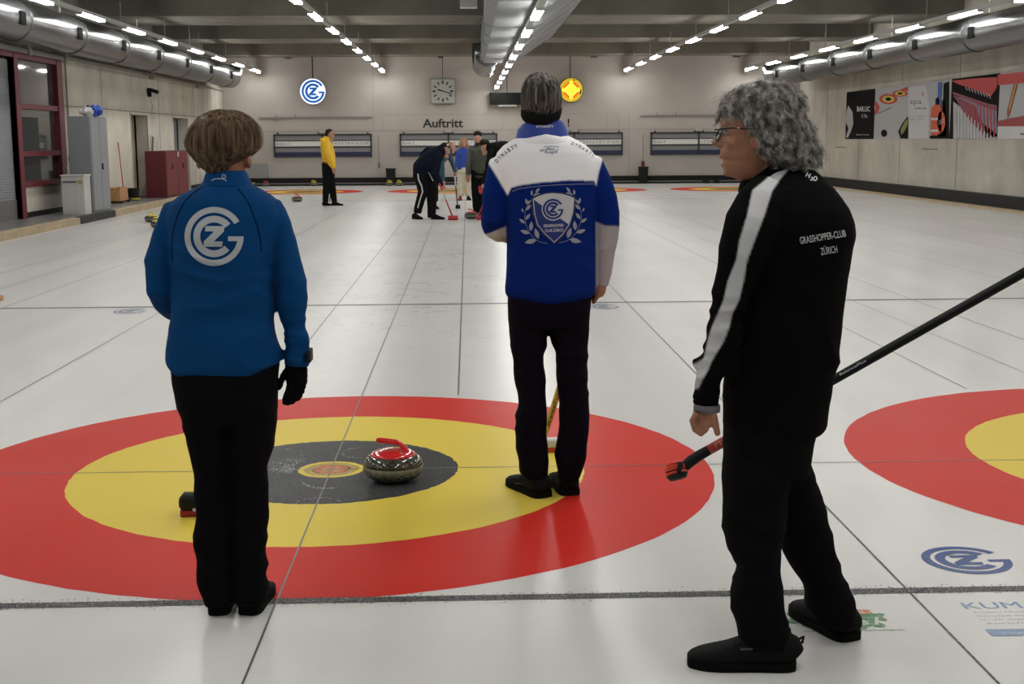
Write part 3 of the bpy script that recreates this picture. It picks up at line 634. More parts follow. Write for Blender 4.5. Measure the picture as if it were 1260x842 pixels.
# ------------------------------------------------------------------ posters on the right wall
PX = XR-.03
pm = lambda a, b: atX(a, b, PX-.006)
pm2 = lambda a, b: atX(a, b, PX-.010)
pm2b = lambda a, b: atX(a, b, PX-.014)
def pz(px, top=True):  # poster edge rows in the picture
    return (117.5-(px-1040)*(117.5-88)/(1260-1040)) if top else 171.
PW = mat('poster_white', (.55, .55, .56), .45); PBK = mat('poster_black', (.010, .0095, .010), .8, spec=.1); PRED = mat('poster_red', (.52, .02, .02), .45)
PG = mat('poster_grey', (.42, .42, .43), .45); PY = mat('poster_yellow', (.65, .5, .05), .45); POR = mat('poster_orange', (.6, .07, .015), .45); PMAG = mat('poster_crimson', (.22, .012, .04), .4)
PBL = mat('poster_blue', (.03, .1, .4), .45); PSL = mat('poster_slate', (.2, .22, .3), .45); PBR = mat('poster_brown', (.12, .09, .05), .5)
def poster(x0, x1, base, lab):
    t = thing('wall_poster', tuple(atX((x0+x1)/2, 171, PX)), lab, 'poster', 'posters on the right wall')
    a = atX(x0, 171, PX); c = atX(x1, 171, PX)
    boxo('board', PX, XR, c.y, a.y, 1.52, 2.945, base, t); return t
p = poster(1040, 1075, PBK, 'black poster with small white lettering, leftmost of the posters on the right wall')
decal('pale_figure', merge([poly2d([(1042, 135), (1044, 130), (1049, 138), (1050, 152), (1047, 162), (1043, 170), (1041, 168), (1044, 158), (1040.5, 150)])]), pm, PG, p)
decal('lettering', merge([xf(T('BAR.UC', 6, 16, .03), 1054.5, 137), xf(T('7.Th', 4, 7, .01), 1060, 145), xf(T('Barbara Curling', 1.8, 15), 1054, 166.5)]), pm2, PW, p)
p = poster(1075, 1117.5, PG, 'pale poster with red and yellow target rings, second from the left on the right wall')
sh = []; yl = []; bk = []
for cx, cy, rx, ry in ((1093, 122, 11, 6.2), (1107.5, 115, 9.5, 3.9)):
    sh.append(ellipse2d(cx, cy, rx, ry)); yl.append(ellipse2d(cx, cy, rx*.68, ry*.68)); bk.append(ellipse2d(cx, cy, rx*.33, ry*.33))
sh.append(poly2d([(1076, 125), (1079, 126), (1082, 132), (1080, 139), (1076, 142)])); yl.append(poly2d([(1076, 129.5), (1077.5, 132), (1076, 136)]))
[decal('red_ring', q_, pm, PRED, p) for q_ in (sh+[poly2d([(1108, 110), (1117.3, 106.5), (1117.3, 112), (1110, 111.5)])])]; [decal('yellow_ring', q_, pm2, PY, p) for q_ in yl]
decal('dark_shape', merge(bk[:1]), pm2b, PBK, p); decal('dark_shape', merge(bk[1:]), pm2b, PBK, p)
for q_ in [ellipse2d(1087.5, 164, 3.5, 4.5, 16), poly2d([(1105, 162), (1110, 152), (1117, 143), (1117.3, 170.5), (1108, 170.5)]), strip2d([(1081, 139.5), (1097, 132.5)], .5)]: decal('dark_shape', q_, pm2b, PBK, p)
decal('olive_shape', poly2d([(1108, 160), (1113, 150), (1117.2, 146), (1117.2, 153), (1112, 163), (1109, 166)]), lambda a, b: atX(a, b, PX-.018), mat('poster_olive', (.2, .2, .04), .5), p)
p = poster(1117.5, 1143.5, PG, 'white poster with the lettering spa and a curved right edge')
decal('white_field', poly2d([(1117.8, 107.5), (1138, 104.8), (1141.5, 115), (1143.3, 130), (1143.3, 150), (1142, 170.7), (1117.8, 170.7)]), pm, PW, p)
decal('lettering', merge([xf(T('spa', 6.5, 14.5), 1119.5, 128), xf(T('curling club', 2.5, 14.5, .02), 1125.5, 134.5), xf(T('arena   curlinghalle', 1.2, 19), 1119.5, 143.2), xf(T('bistro    offen', 1.2, 16), 1119.5, 147)]), pm2, mat('poster_grey_ink', (.13, .13, .14), .5), p)
decal('orange_flame', poly2d([(1134.6, 118.5), (1134.4, 114.5), (1136, 113.8), (1136, 117)]), pm2, POR, p)
p = poster(1143.5, 1168, PG, 'poster of a figure in an orange vest, right of the white poster')
decal('dark_side', poly2d([(1161, 103), (1167.8, 100), (1167.8, 170.7), (1144, 170.7), (1144, 167), (1158, 165), (1160, 130)]), pm, PBK, p)
decal('maroon_field', poly2d([(1155, 126), (1162, 122), (1165, 150), (1164, 168), (1155, 168)]), pm, mat('poster_maroon', (.10, .015, .02), .5), p)
decal('blue_pole', poly2d([(1154, 101.5), (1159, 101), (1158, 130), (1153.5, 128)]), pm2, PBL, p)
decal('orange_vest', merge([poly2d([(1145.5, 134), (1149, 129), (1156, 128), (1158.5, 134), (1158.5, 162), (1152, 167), (1145, 166)]), ellipse2d(1158.2, 149.5, 4.8, 13, 24)]), lambda a, b: atX(a, b, PX-.014), POR, p)
decal('silver_band', merge([sm(1145.5, 1154, 145, 148), sm(1145.5, 1154, 159.5, 162.5), strip2d([(1155, 150), (1161, 146)], .7), strip2d([(1155, 153), (1162, 149)], .7)]), lambda a, b: atX(a, b, PX-.018), PW, p)
decal('dark_head', poly2d([(1151, 122), (1154, 119), (1156, 124), (1155, 129), (1151, 129)]), lambda a, b: atX(a, b, PX-.018), PBK, p)
p = poster(1168, 1227, PBK, 'poster of receding crimson rows above white and grey bars')
decal('pale_bars_field', poly2d([(1173, 125), (1226.5, 165), (1226.5, 170.7), (1173, 170.7)]), pm, PG, p)
decal('slate_field', poly2d([(1173, 118), (1226.5, 130), (1226.5, 168), (1212, 170), (1200, 150)]), pm, PSL, p)
decal('crimson_rows', merge([poly2d([(1172.5, 113), (1226, 131), (1226, 137), (1214, 133), (1172.5, 116)]), poly2d([(1173, 117), (1200, 130), (1216, 170.7), (1206, 162), (1188, 142)])]), pm2, PMAG, p)
decal('red_cloth', poly2d([(1171, 99.5), (1200, 96.3), (1227, 95), (1226.5, 108), (1219, 119), (1208, 114), (1196, 109), (1180, 104)]), pm2, PRED, p)
bars = []; reds = []; cr = []
for i in range(12):
    x = 1176+i*3.9; y0 = 127+ (x-1173)*.80; bars.append(strip2d([(x, min(y0, 168)), (x, 170.7)], 1.0+.06*i))
for i in range(8):
    x = 1194+i*4.1; reds.append(strip2d([(x, 126+i*1.2), (x+.5, 152+i*2.4)], .8+.12*i))
for i in range(9):
    x = 1188+i*3.6; cr.append(strip2d([(x, 107+i*1.1), (x+2.2, 111+i*1.3)], .7))
decal('white_bars', merge(bars), lambda a, b: atX(a, b, PX-.014), PW, p); decal('red_bars', merge(reds), lambda a, b: atX(a, b, PX-.014), PRED, p); decal('bright_edges', merge(cr), lambda a, b: atX(a, b, PX-.014), PW, p)
p = poster(1227, 1275, PG, 'rightmost poster with a red band on top and a white strip below')
decal('red_band', poly2d([(1227.5, 92), (1275, 86), (1275, 101), (1227.5, 105)]), pm, PRED, p)
decal('white_strip', sm(1227.5, 1275, 155.5, 170.7), pm, PW, p)
decal('red_ground', poly2d([(1227.5, 149), (1245, 145), (1275, 140), (1275, 155.5), (1227.5, 155.5)]), pm, mat('poster_dull_red', (.3, .03, .03), .5), p)
decal('brown_pole', merge([poly2d([(1247, 104), (1252, 103.5), (1243, 138), (1239.5, 146), (1239, 136)])]), pm2, mat('poster_redbrown', (.33, .07, .02), .5), p)
decal('ochre_stripe', strip2d([(1249.5, 105), (1242, 135)], 1), lambda a, b: atX(a, b, PX-.014), PY, p)
decal('lettering', xf(T('BELLI AG', 2.2, 14, .03), 1255.5, 166), pm2, INK, p)
# ------------------------------------------------------------------ left side furniture
LG = mat('locker_grey', (.17, .18, .19), .45); LG2 = mat('locker_door_grey', (.24, .25, .26), .45)
a = atY(85, 262, 20.8)
t = thing('locker', (-7.35, 21.3, WZ), 'tall grey two-door metal locker against the concrete wall on the left', 'locker')
zt = atY(100, 143, 20.8).z
lx0, lx1 = atY(85, 200, 20.8).x, atY(112.5, 200, 20.8).x
boxo('body', lx0, lx1, 20.8, 22.05, WZ, zt, LG, t, bev=.01)
for y0, y1 in ((20.83, 21.42), (21.44, 22.02)):
    d = boxo('door', lx1-.01, lx1+.02, y0, y1, WZ+.05, zt-.04, LG2, t, bev=.004)
    if y0 > 21: boxo('handle', lx1+.02, lx1+.045, y0+.04, y0+.08, 1.0, 1.13, BLACK, d)
t = thing('plastic_bag', (-7.2, 21.2, zt), 'crumpled blue and white bag on top of the grey locker', 'bag')
for n_, c, r, m in (('blue_fold', (atY(117, 139, 21.2).x, 21.25, zt+.12), (.12, .16, .10), mat('bag_blue', (.02, .07, .4), .4)), ('white_fold', (atY(107, 139, 21.1).x, 21.1, zt+.10), (.14, .12, .07), mat('bag_white', (.5, .5, .48), .5)), ('dark_tip', (atY(107, 135, 21.1).x, 21.1, zt+.18), (.04, .04, .04), BLACK)):
    bm = BM(); ell(bm, Vector(c), *r); me = remesh(bm, .012, 0); wrinkle(me, .06, (11, 11, 8), 3.); link(n_, me, m, t, smooth=True)
t = thing('white_cabinet', (-7.4, 20.3, WZ), 'low white cabinet with a tap on top in front of the grey locker', 'cabinet')
zc = atY(90, 217, 20.3).z; xa, xb = atY(76, 240, 20.3).x, atY(104, 240, 20.3).x
WC = mat('cabinet_white', (.50, .50, .48), .5)
boxo('body', xa, xb, 20.3, 20.75, WZ, zc, WC, t, bev=.01); boxo('worktop', xa-.01, xb+.02, 20.28, 20.77, zc, zc+.03, WC, t, bev=.005)
boxo('door', xa+.02, xb-.12, 20.285, 20.3, WZ+.05, zc-.04, WC, t); boxo('grille', xa+.04, xa+.3, 20.275, 20.29, zc-.13, zc-.09, mat('cab_grille', (.12, .12, .12), .5), t); boxo('label', xb-.13, xb-.02, 20.27, 20.30, zc-.12, zc-.08, mat('cab_label', (.4, .33, .05), .5), t)
bm = BM(); tube(bm, [(Vector((-7.36, 20.6, zc+.02)), .015, .015), (Vector((-7.36, 20.6, zc+.16)), .015, .015), (Vector((-7.34, 20.48, zc+.19)), .012, .012), (Vector((-7.33, 20.44, zc+.15)), .012, .012)], 8)
link('tap', tomesh(bm), ALU, t, smooth=True)
WOOD = mat('plywood', (.42, .22, .09), .6, var=.2, vscale=12)
t = thing('wooden_crate', (-7.6, 25.5, WZ), 'small wooden crate on the walkway beside the grey locker', 'crate')
for n_, q in (('side_board', (-7.8, -7.54, 25.2, 25.23)), ('side_board', (-7.8, -7.54, 25.9, 25.93)), ('side_board', (-7.57, -7.54, 25.23, 25.9)), ('side_board', (-7.8, -7.77, 25.23, 25.9))): boxo(n_, *q, WZ+.05, WZ+.36, WOOD, t)
boxo('base_board', -7.77, -7.57, 25.23, 25.9, WZ+.05, WZ+.08, WOOD, t)
for x, y in ((-7.78, 25.22), (-7.546, 25.22), (-7.78, 25.85), (-7.546, 25.85)): boxo('foot', x, x+.05, y, y+.05, WZ, WZ+.05, BLACK, t)
t = thing('broom', (-7.6, 26.3, WZ), 'red-handled broom leaning on the wall behind the wooden crate', 'broom')
link('handle', tomesh(tube(BM(), [(Vector((-7.74, 26.35, WZ+.1)), .014, .014), (Vector((XL+.03, 26.35, 1.55)), .014, .014)], 8)), mat('red_stick', (.4, .03, .03), .5), t)
boxo('brush', -7.83, -7.62, 26.2, 26.5, WZ, WZ+.1, BLACK, t, bev=.01)
t = thing('yellow_bucket', (-7.4, 26.9, WZ), 'black basket with a yellow rim on the walkway by the crate', 'basket')
link('body', tomesh(tube(BM(), [(Vector((-7.62, 26.8, WZ)), .12, .12), (Vector((-7.62, 26.8, WZ+.3)), .16, .16)], 12)), BLACK, t); link('rim', tomesh(tube(BM(), [(Vector((-7.62, 26.8, WZ+.02)), .15, .15), (Vector((-7.62, 26.8, WZ+.06)), .15, .15)], 12)), mat('dull_yellow', (.4, .33, .03), .5), t)
t = thing('red_locker', (-7.4, 29.3, WZ), 'low dark red two-door metal locker between the two doorways', 'locker')
zr = atY(195, 186, 28.1).z; RL = mat('locker_red', (.09, .005, .008), .5); RLd = mat('locker_red_door', (.14, .010, .013), .5)
boxo('body', -7.62, -7.10, 28.1, 30.75, WZ, zr, RL, t, bev=.01)
for y0, y1 in ((28.13, 29.42), (29.45, 30.72)):
    d = boxo('door', -7.11, -7.08, y0, y1, WZ+.04, zr-.03, RLd, t, bev=.004); boxo('handle', -7.08, -7.06, (y0+y1)/2, (y0+y1)/2+.05, .85, .98, BLACK, d)
boxo('paper_label', -7.08, -7.072, 29.46, 29.58, zr-.16, zr-.03, PW, t)
t = thing('wall_hooks', (XL, 29.85, 1.6), 'small cluster of keys and cords hanging beside the beige doorway', 'hooks')
boxo('plate', XL, XL+.02, 29.75, 29.95, 1.35, 1.75, mat('hook_plate', (.4, .38, .34), .6), t)
for i in range(4): boxo('hook', XL+.02, XL+.06, 29.77+.04*i, 29.79+.04*i, 1.3+.1*i, 1.4+.1*i, GINK, t)
tag(boxo('wooden_board', -4.6, -4.02, 6.95, 7.12, .0, .05, WOOD, bev=.012, loc=(-4.3, 7.03, 0)), 'short pale wooden board lying on the ice at the left edge of the picture', 'board')
# ------------------------------------------------------------------ curling stones
def granite():
    m = bpy.data.materials.new('granite'); m.use_nodes = True; nt = m.node_tree; L = nt.links.new; N = nt.nodes.new; b = nt.nodes['Principled BSDF']
    tc = N('ShaderNodeTexCoord'); n = N('ShaderNodeTexNoise'); n.inputs['Scale'].default_value = 130; n.inputs['Detail'].default_value = 3; L(tc.outputs['Object'], n.inputs[0])
    cr_ = N('ShaderNodeValToRGB'); cr_.color_ramp.elements[0].position = .4; cr_.color_ramp.elements[0].color = (.012, .013, .011, 1); cr_.color_ramp.elements[1].position = .68; cr_.color_ramp.elements[1].color = (.13, .13, .105, 1)
    L(n.outputs[0], cr_.inputs[0]); L(cr_.outputs[0], b.inputs['Base Color']); b.inputs['Roughness'].default_value = .12; b.inputs['Coat Weight'].default_value = .25
    return m
GRAN = granite(); BAND = mat('granite_band', (.17, .165, .12), .6, var=.3, vscale=60, stretch=(1, 1, .1))
def lathe(prof, c, n=48, caps=True):
    return tomesh(tube(BM(), [(Vector((c[0], c[1], c[2]+z)), r, r) for r, z in prof], n, caps=caps))
SBODY = [(.062, .0), (.075, .001), (.105, .012), (.130, .032), (.138, .049)]; SBAND = [(.138, .049), (.1402, .051), (.1402, .073), (.138, .075)]
STOP = [(.138, .075), (.135, .092), (.126, .108), (.112, .119), (.095, .124), (.05, .125)]
def stone(x, y, z, colm, lab, ang, group='curling stones', extra=None):
    t = thing('curling_stone', (x, y, z), lab, 'curling stone', group)
    o = link('lower_body', lathe(SBODY, (x, y, z+.002)), GRAN, t, smooth=True); link('striking_band', lathe(SBAND, (x, y, z+.002), caps=False), BAND, t, smooth=True); link('upper_body', lathe(STOP, (x, y, z+.002)), GRAN, t, smooth=True)
    link('handle_plate', lathe([(.102, .119), (.105, .123), (.100, .130), (.080, .138), (.045, .143), (.01, .144)], (x, y, z+.002)), colm, t, smooth=True)
    c, s = math.cos(ang), math.sin(ang)
    P = [(.062, .0, .13, .020), (.060, 0, .142, .017), (.05, 0, .158, .0125), (.037, 0, .172, .012), (.02, 0, .180, .0125), (-.01, 0, .183, .013), (-.045, 0, .185, .0135), (-.07, 0, .187, .0125)]
    bm = BM(); tube(bm, [(Vector((x+a*c, y+a*s, z+q+.002)), r, r*.9) for a, _, q, r in P], 14, roundcap=True)
    link('handle', remesh(bm, .0035, 3) if ang_near(x, y) else tomesh(bm), colm, t, smooth=True)
    if ang_near(x, y):
        for a in (PI*.98+ang+.6, ang-.75, ang+2.2): link('screw', lathe([(.007, 0), (.006, .003)], (x+.07*math.cos(a), y+.07*math.sin(a), z+.141), 12), ALU, t)
    return t
def ang_near(x, y): return y < 2
SR = mat('handle_red', (.60, .012, .015), .16, coat=.8); SY = mat('handle_yellow', (.62, .50, .02), .3); SRF = mat('handle_red_far', (.45, .03, .035), .4)
stone(.312, -.215, 0, SR, 'curling stone with a glossy red handle standing on the black inner ring', math.radians(-12))
for px, py, m, lab in ((310, 228, SY, 'yellow-handled curling stone by the back wall, nearest the woman\'s shoulder'), (333, 228, SRF, 'red-handled curling stone standing by the back wall left of the leftmost scoreboard'), (391, 227.5, SY, 'yellow-handled curling stone by the back wall beside the person in yellow'),
                       (365, 248.5, SRF, 'red-handled curling stone alone on the far ice left of the person in yellow'), (479, 229, SY, 'left yellow-handled curling stone in front of the black bin'), (491, 229, SY, 'right yellow-handled curling stone in front of the black bin'),
                       (185, 274, SY, 'yellow-handled curling stone by the left kerb, the farther of two'), (193, 281, SY, 'yellow-handled curling stone half hidden behind the woman in blue, the nearer of two'), (580, 269.8, SRF, 'red-handled curling stone being swept at the feet of the man in olive')):
    g = G(px, py); g.y = min(g.y+.12, BACK-.45); stone(g.x, g.y, 0, m, lab, random.uniform(-.6, .6))
# ================================================================== PEOPLE
SKIN = mat('skin', (.27, .115, .065), .5, var=.12, vscale=25, bump=.15, bscale=90)
SKINF = mat('skin_far', (.40, .20, .13), .55)
TROU = mat('black_trousers', (.0032, .0031, .0034), .9, spec=.06, bump=.2, bscale=60)
SHOE = mat('black_shoe', (.004, .004, .0043), .75, spec=.12, bump=.2, bscale=90); SOLE = mat('black_sole', (.004, .004, .004), .85, spec=.08)
def strands(paths, r, name, m, parent):
    """paths: arrays (k,3); each a thin tapering three-sided hair lock; one mesh"""
    V = []; F = []; n = 0
    for p in paths:
        k = len(p); t = np.gradient(p, axis=0); t /= np.linalg.norm(t, axis=1)[:, None]+1e-9
        a = np.cross(t, np.array([.31, .52, .79])); a /= np.linalg.norm(a, axis=1)[:, None]+1e-9; b = np.cross(t, a)
        rr_ = r*np.linspace(1, .35, k)[:, None]
        for q in range(3):
            an = q*2*PI/3; V.append(p+(a*math.cos(an)+b*math.sin(an))*rr_)
        for i in range(k-1):
            for q in range(3):
                q2 = (q+1) % 3; F.append((n+q*k+i, n+q2*k+i, n+q2*k+i+1, n+q*k+i+1))
        n += 3*k
    me = bpy.data.meshes.new(name); me.from_pydata(np.concatenate(V).tolist(), [], F); me.update()
    return link(name, me, m, parent, smooth=True)
def fromslices(rows, Y, voxel, n=28, p=2.2, **k): return remesh(tube(BM(), slices(rows, Y), n, p), voxel, **k)
def shoe(root, hx, hy, tx, ty, wid, top, lab=None, lift=0.):
    """heel point, toe point on the ice; top = ankle height; flat bottomed"""
    h = Vector((hx, hy, 0)); t = Vector((tx, ty, 0)); d = (t-h); Ln = d.length; d.normalize(); s = Vector((0, 0, 1)).cross(d)
    prof = [(0.0, .60, .62), (.04, .80, .85), (.12, .92, .98), (.26, .94, 1.), (.38, .95, .92), (.5, 1.0, .76), (.62, 1.08, .62), (.76, 1.1, .52), (.88, .98, .44), (.96, .72, .36), (1., .4, .26)]
    bm = BM(); pts = []
    for f, wf, hf in prof: pts.append((h+d*(Ln*f)+Vector((0, 0, top*hf/2)), wid/2*wf, top*hf/2))
    tube(bm, pts, 20, 2.6, u=s)
    tube(bm, [(h+d*(Ln*.20)+Vector((0, 0, top*.6)), wid*.40, Ln*.16), (h+d*(Ln*.19)+Vector((0, 0, top*1.1)), wid*.38, Ln*.15)], 16, u=s)
    me = remesh(bm, .006, 4); co = verts(me); co[:, 2] = np.maximum(co[:, 2], .012); setv(me, co)
    o = link('shoe', me, SHOE, root, smooth=True)
    v = []
    for f, wf, hf in [(-.01, .55, 0)]+prof[1:-1]+[(1.01, .5, 0)]: v.append((f, wf*.54))
    ring = [h+d*(Ln*f)+s*(wid*w_) for f, w_ in v]+[h+d*(Ln*f)-s*(wid*w_) for f, w_ in v[::-1]]
    for _ in (0, 1): ring = [p_ for a_, b_ in zip(ring, ring[1:]+ring[:1]) for p_ in (a_*.75+b_*.25, a_*.25+b_*.75)]
    bm = BM(); lo = [bm.verts.new(q+Vector((0, 0, .001))) for q in ring]; hi = [bm.verts.new(q+Vector((0, 0, .026))) for q in ring]; n = len(ring)
    for i in range(n): bm.faces.new((lo[i], lo[(i+1) % n], hi[(i+1) % n], hi[i]))
    bm.faces.new(lo[::-1]); bm.faces.new(hi); link('sole', tomesh(bm), SOLE, o)
    # laces
    bm = BM()
    for k in range(4):
        f = .36+.07*k; z = top*(1.0-.1*k)*.93; c = h+d*(Ln*f); tube(bm, [(c-s*wid*.25+Vector((0, 0, z*.93)), .0028, .0028), (c+Vector((0, 0, z+.006)), .0028, .0028), (c+s*wid*.25+d*.012+Vector((0, 0, z*.93)), .0028, .0028)], 6)
    link('laces', tomesh(bm), mat('laces', (.02, .02, .02), .8), o)
    return o
# ------------------------------------------------------------------ the woman in blue
YW = -1.95
W = thing('person', (-.1, YW, 0), 'woman with a brown bob in a bright blue jacket, seen from behind', 'person', 'people in the foreground')
w_torso = [(213, 258, 302, .055), (222, 252, 306, .062), (228, 247, 310, .07), (234, 234, 321, .085), (241, 221, 333, .098), (250, 211, 341, .11), (265, 206, 345, .118), (290, 210, 341, .125), (330, 214, 334, .12), (360, 214, 335, .115), (393, 212.5, 337, .116), (417, 209, 341, .125), (441, 206, 346, .132), (447, 206.5, 347, .134), (454, 211, 336, .130), (461, 228, 322, .118), (466.5, 250, 306, .105)]
w_rarm = [(314, 248, 10), (333, 258, 16.5), (341, 277, 17.5), (347, 300, 19), (351.5, 325, 19.5), (357, 350, 19.5), (359, 374, 18.5), (360, 391, 17.5), (363.5, 407, 15), (365.5, 421, 14.5), (366.5, 436, 17), (364.5, 447, 14.5)]
w_larm = [(236, 249, 10), (218, 261, 18), (208, 288, 19), (199, 313, 19.5), (197.5, 336, 18.5), (199.5, 356, 18), (205, 371, 16, .05), (213, 381, 14, .14), (226, 384, 13, .24), (240, 382, 12, .33)]
w_pel = [(446, 211, 344, .11), (462, 212.5, 342, .13), (488, 216.5, 341.3, .133), (506, 222, 340, .122), (520, 230, 335, .095)]
w_ll = [(250, 485, 32, 0, .12), (252.5, 500, 31, 0, .118), (256.5, 525, 28, 0, .108), (260, 551, 25.5, 0, .09), (262.5, 591, 23.2), (263, 631, 22.8), (262, 674, 24), (265, 714, 22), (269.5, 742, 17)]
w_rl = [(310, 485, 31, 0, .12), (310, 500, 30.5, 0, .118), (311, 525, 27.5, 0, .108), (309, 562, 25, 0, .085), (307, 591, 23), (307.5, 645, 22.7), (306.5, 656, 22), (307.5, 690, 22), (308.5, 722, 22), (309, 741, 20)]
def skinbody(root, Y, torso, arms, pel, legs, head, voxel, hands=None, m=SKIN, k=.84, extra=None):
    bm = BM(); tube(bm, slices(torso, Y, hds=k, k=k), 24)
    for a in arms: tube(bm, limb(a[1:], Y, k*.78), 16)
    if pel: tube(bm, slices(pel, Y, hds=k*.9, k=k), 24)
    for l in legs:
        tube(bm, (limb(l, Y, k*.9) if len(l[0]) < 4 or l[0][2] < 200 else slices(l, Y, hds=k*.85, k=k)), 16)
    head(bm)
    if hands: hands(bm)
    me = remesh(bm, voxel, 3)
    return link('body', me, m, root, smooth=True)
def w_head(bm):
    tube(bm, slices([(143, 262, 290, .05), (152, 250, 299, .08), (165, 244, 304, .095), (182, 243, 305, .1), (198, 247, 304, .092), (210, 254, 302.5, .075), (222, 258, 299, .06), (240, 260, 298, .06)], YW+.03), 24)
    c = atY(306.5, 197.5, YW+.0); ell(bm, c, .010, .02, .028); ell(bm, atY(244.5, 198, YW+.02), .010, .02, .028)
    ell(bm, atY(275, 205, YW+.10), .052, .045, .05); tube(bm, [(atY(275, 178, YW+.125), .008, .01), (atY(275, 190, YW+.145), .014, .014)], 10)
    for s in (-1, 1): ell(bm, atY(275, 199, YW+.135)+Vector((0, 0, -.005*s)), .022, .008, .005)
skinbody(W, YW, w_torso[:-3], [w_rarm, w_larm], w_pel, [w_ll, w_rl], w_head, .007)
for s in (-1, 1): link('eye', tomesh(ell(BM(), atY(275, 177, YW+.118)+Vector((s*.032, 0, 0)), .012, .012, .012, seg=12)), mat('eye_white', (.22, .19, .17), .3), W, smooth=True)
# jacket
BLUEJ = mat('blue_softshell', (.0008, .040, .135), .8, spec=.1, bump=.12, bscale=25)
bm = BM(); tube(bm, slices(w_torso, YW), 30, 2.4); tube(bm, limb(w_rarm, YW), 20); tube(bm, limb(w_larm, YW), 20)
me = remesh(bm, .0062, 6); co = verts(me); px = toPX(co)
msk = np.clip((px[:, 1]-235)/40, .15, 1); wrinkle(me, .009, (5, 5, 9), 2.3, .0008, mask=msk)
sleeve = np.clip(1-np.abs(px[:, 1]-415)/45, 0, 1)*(px[:, 0] > 348); wrinkle(me, .012, (5, 5, 26), 7.7, mask=sleeve)
jw = link('jacket', me, BLUEJ, W, smooth=True)
def world_bvh(o):
    m2 = o.data.copy(); m2.transform(Matrix.Translation(OFF[o.name])); b = bvh(m2); bpy.data.meshes.remove(m2); return b
bvw = world_bvh(jw); SILV = mat('silver_print', (.36, .38, .41), .5)
decal('emblem', gcz(263.4, 291, 36.4), onto(bvw), SILV, jw, 3.)
DB = mat('seam_blue', (.0004, .010, .035), .9, spec=.05)
sq = merge([strip2d(q, 1.3) for q in ([(248, 230), (236, 239), (227, 248), (218, 266), (213, 283), (211, 302), (212, 322)], [(292.5, 232), (301, 242), (308, 254), (315, 273), (320, 291), (322, 310)])])
decal('seam', sq, onto(bvw), DB, jw, 4.); 
decal('zip_pocket', strip2d([(335, 345), (337.5, 365), (339.5, 385)], 1.6), onto(bvw, fallY=YW-.02), BLACK, jw, 4.)
col = fromslices([(210, 256.5, 300, .058), (213, 254, 303, .062), (222, 251.5, 306.5, .068), (230, 247, 312, .075)], YW, .005, smooth=2)
cw = link('collar', col, BLUEJ, jw, smooth=True)
bc = world_bvh(cw)
decal('collar_mark', merge([strip2d([(275.4+2.2*math.cos(a), 217+2.2*math.sin(a)) for a in [i*PI/6 for i in range(12)]], .9, True), strip2d([(260, 222.5), (264, 220.3), (270, 219.8), (276, 220.7), (279, 222.5)], .9)]), onto(bc), SILV, jw)
CW = tube(BM(), limb([(366, 437, 16.6), (365, 449, 14.8)], YW), 20); link('cuff', tomesh(CW), BLUEJ, jw, smooth=True)
boxo('cuff_tab', *(lambda p: (p.x-.006, p.x+.006, p.y-.05, p.y+.02, p.z-.018, p.z+.022))(atY(382, 437, YW)), BLACK, jw, bev=.003)
# trousers
bm = BM(); tube(bm, slices(w_pel, YW), 28, 2.4); tube(bm, limb(w_ll, YW), 22, 2.3); tube(bm, limb(w_rl, YW), 22, 2.3)
me = remesh(bm, .0068, 4); px = toPX(verts(me)); wrinkle(me, .008, (5, 5, 9), 5.1, .0006, mask=np.clip((px[:, 1]-460)/60, 0, 1)); link('trousers', me, TROU, W, smooth=True)
# gloved right hand, loosely curled
def fing(bm, Y, pts, r0, r1):
    n = len(pts); tube(bm, [(atY(p[0], p[1], Y+(p[2] if len(p) > 2 else 0)), (r0+(r1-r0)*i/(n-1)), (r0+(r1-r0)*i/(n-1))) for i, p in enumerate(pts)], 12, roundcap=True)
bm = BM(); tube(bm, limb([(364, 444, 13, 0, .028), (364.5, 453, 13.5, 0, .03), (365, 463, 13.5, 0, .028), (365.5, 474, 12.5, 0, .022)], YW), 18, 2.5)
for p in ([(358, 470, -.012), (354, 483, -.012), (351, 490, 0), (350.5, 495.5, .012)], [(362.5, 472, -.006), (359.5, 485, -.006), (356, 493, 0), (354.5, 497, .012)], [(368, 472, 0), (366, 484, 0), (362, 491, .006), (359.5, 495, .016)], [(373, 470, .008), (372, 480, .008), (369, 487, .01), (366, 491, .02)]): fing(bm, YW, p, .0112, .0088)
fing(bm, YW, [(357, 453, 0), (350, 461, .01), (345.5, 470, .012), (343.5, 477, .012)], .013, .0095)
me = remesh(bm, .0035, 3); wrinkle(me, .002, (30, 30, 60), 2, 0); link('glove', me, TROU, W, smooth=True)
bm = BM(); tube(bm, limb([(238, 381, 8, .36), (246, 378, 10, .42), (252, 376, 8, .45)], YW), 14, roundcap=True)
for k in range(4): fing(bm, YW, [(250, 371+4*k, .44), (257, 371+4*k, .47), (257, 372+4*k, .50), (250, 372+4*k, .51)], .0105, .009)
fing(bm, YW, [(246, 374, .42), (250, 368, .46), (254, 366, .49)], .011, .009)
link('glove', remesh(bm, .004, 3), TROU, W, smooth=True)
p0 = G(270, 757); p1 = G(309, 757)
shoe(W, p0.x-.003, YW-.01, p0.x-.015, YW+.26, .078, .085); shoe(W, p1.x-.008, YW-.012, p1.x+.008, YW+.26, .084, .09)
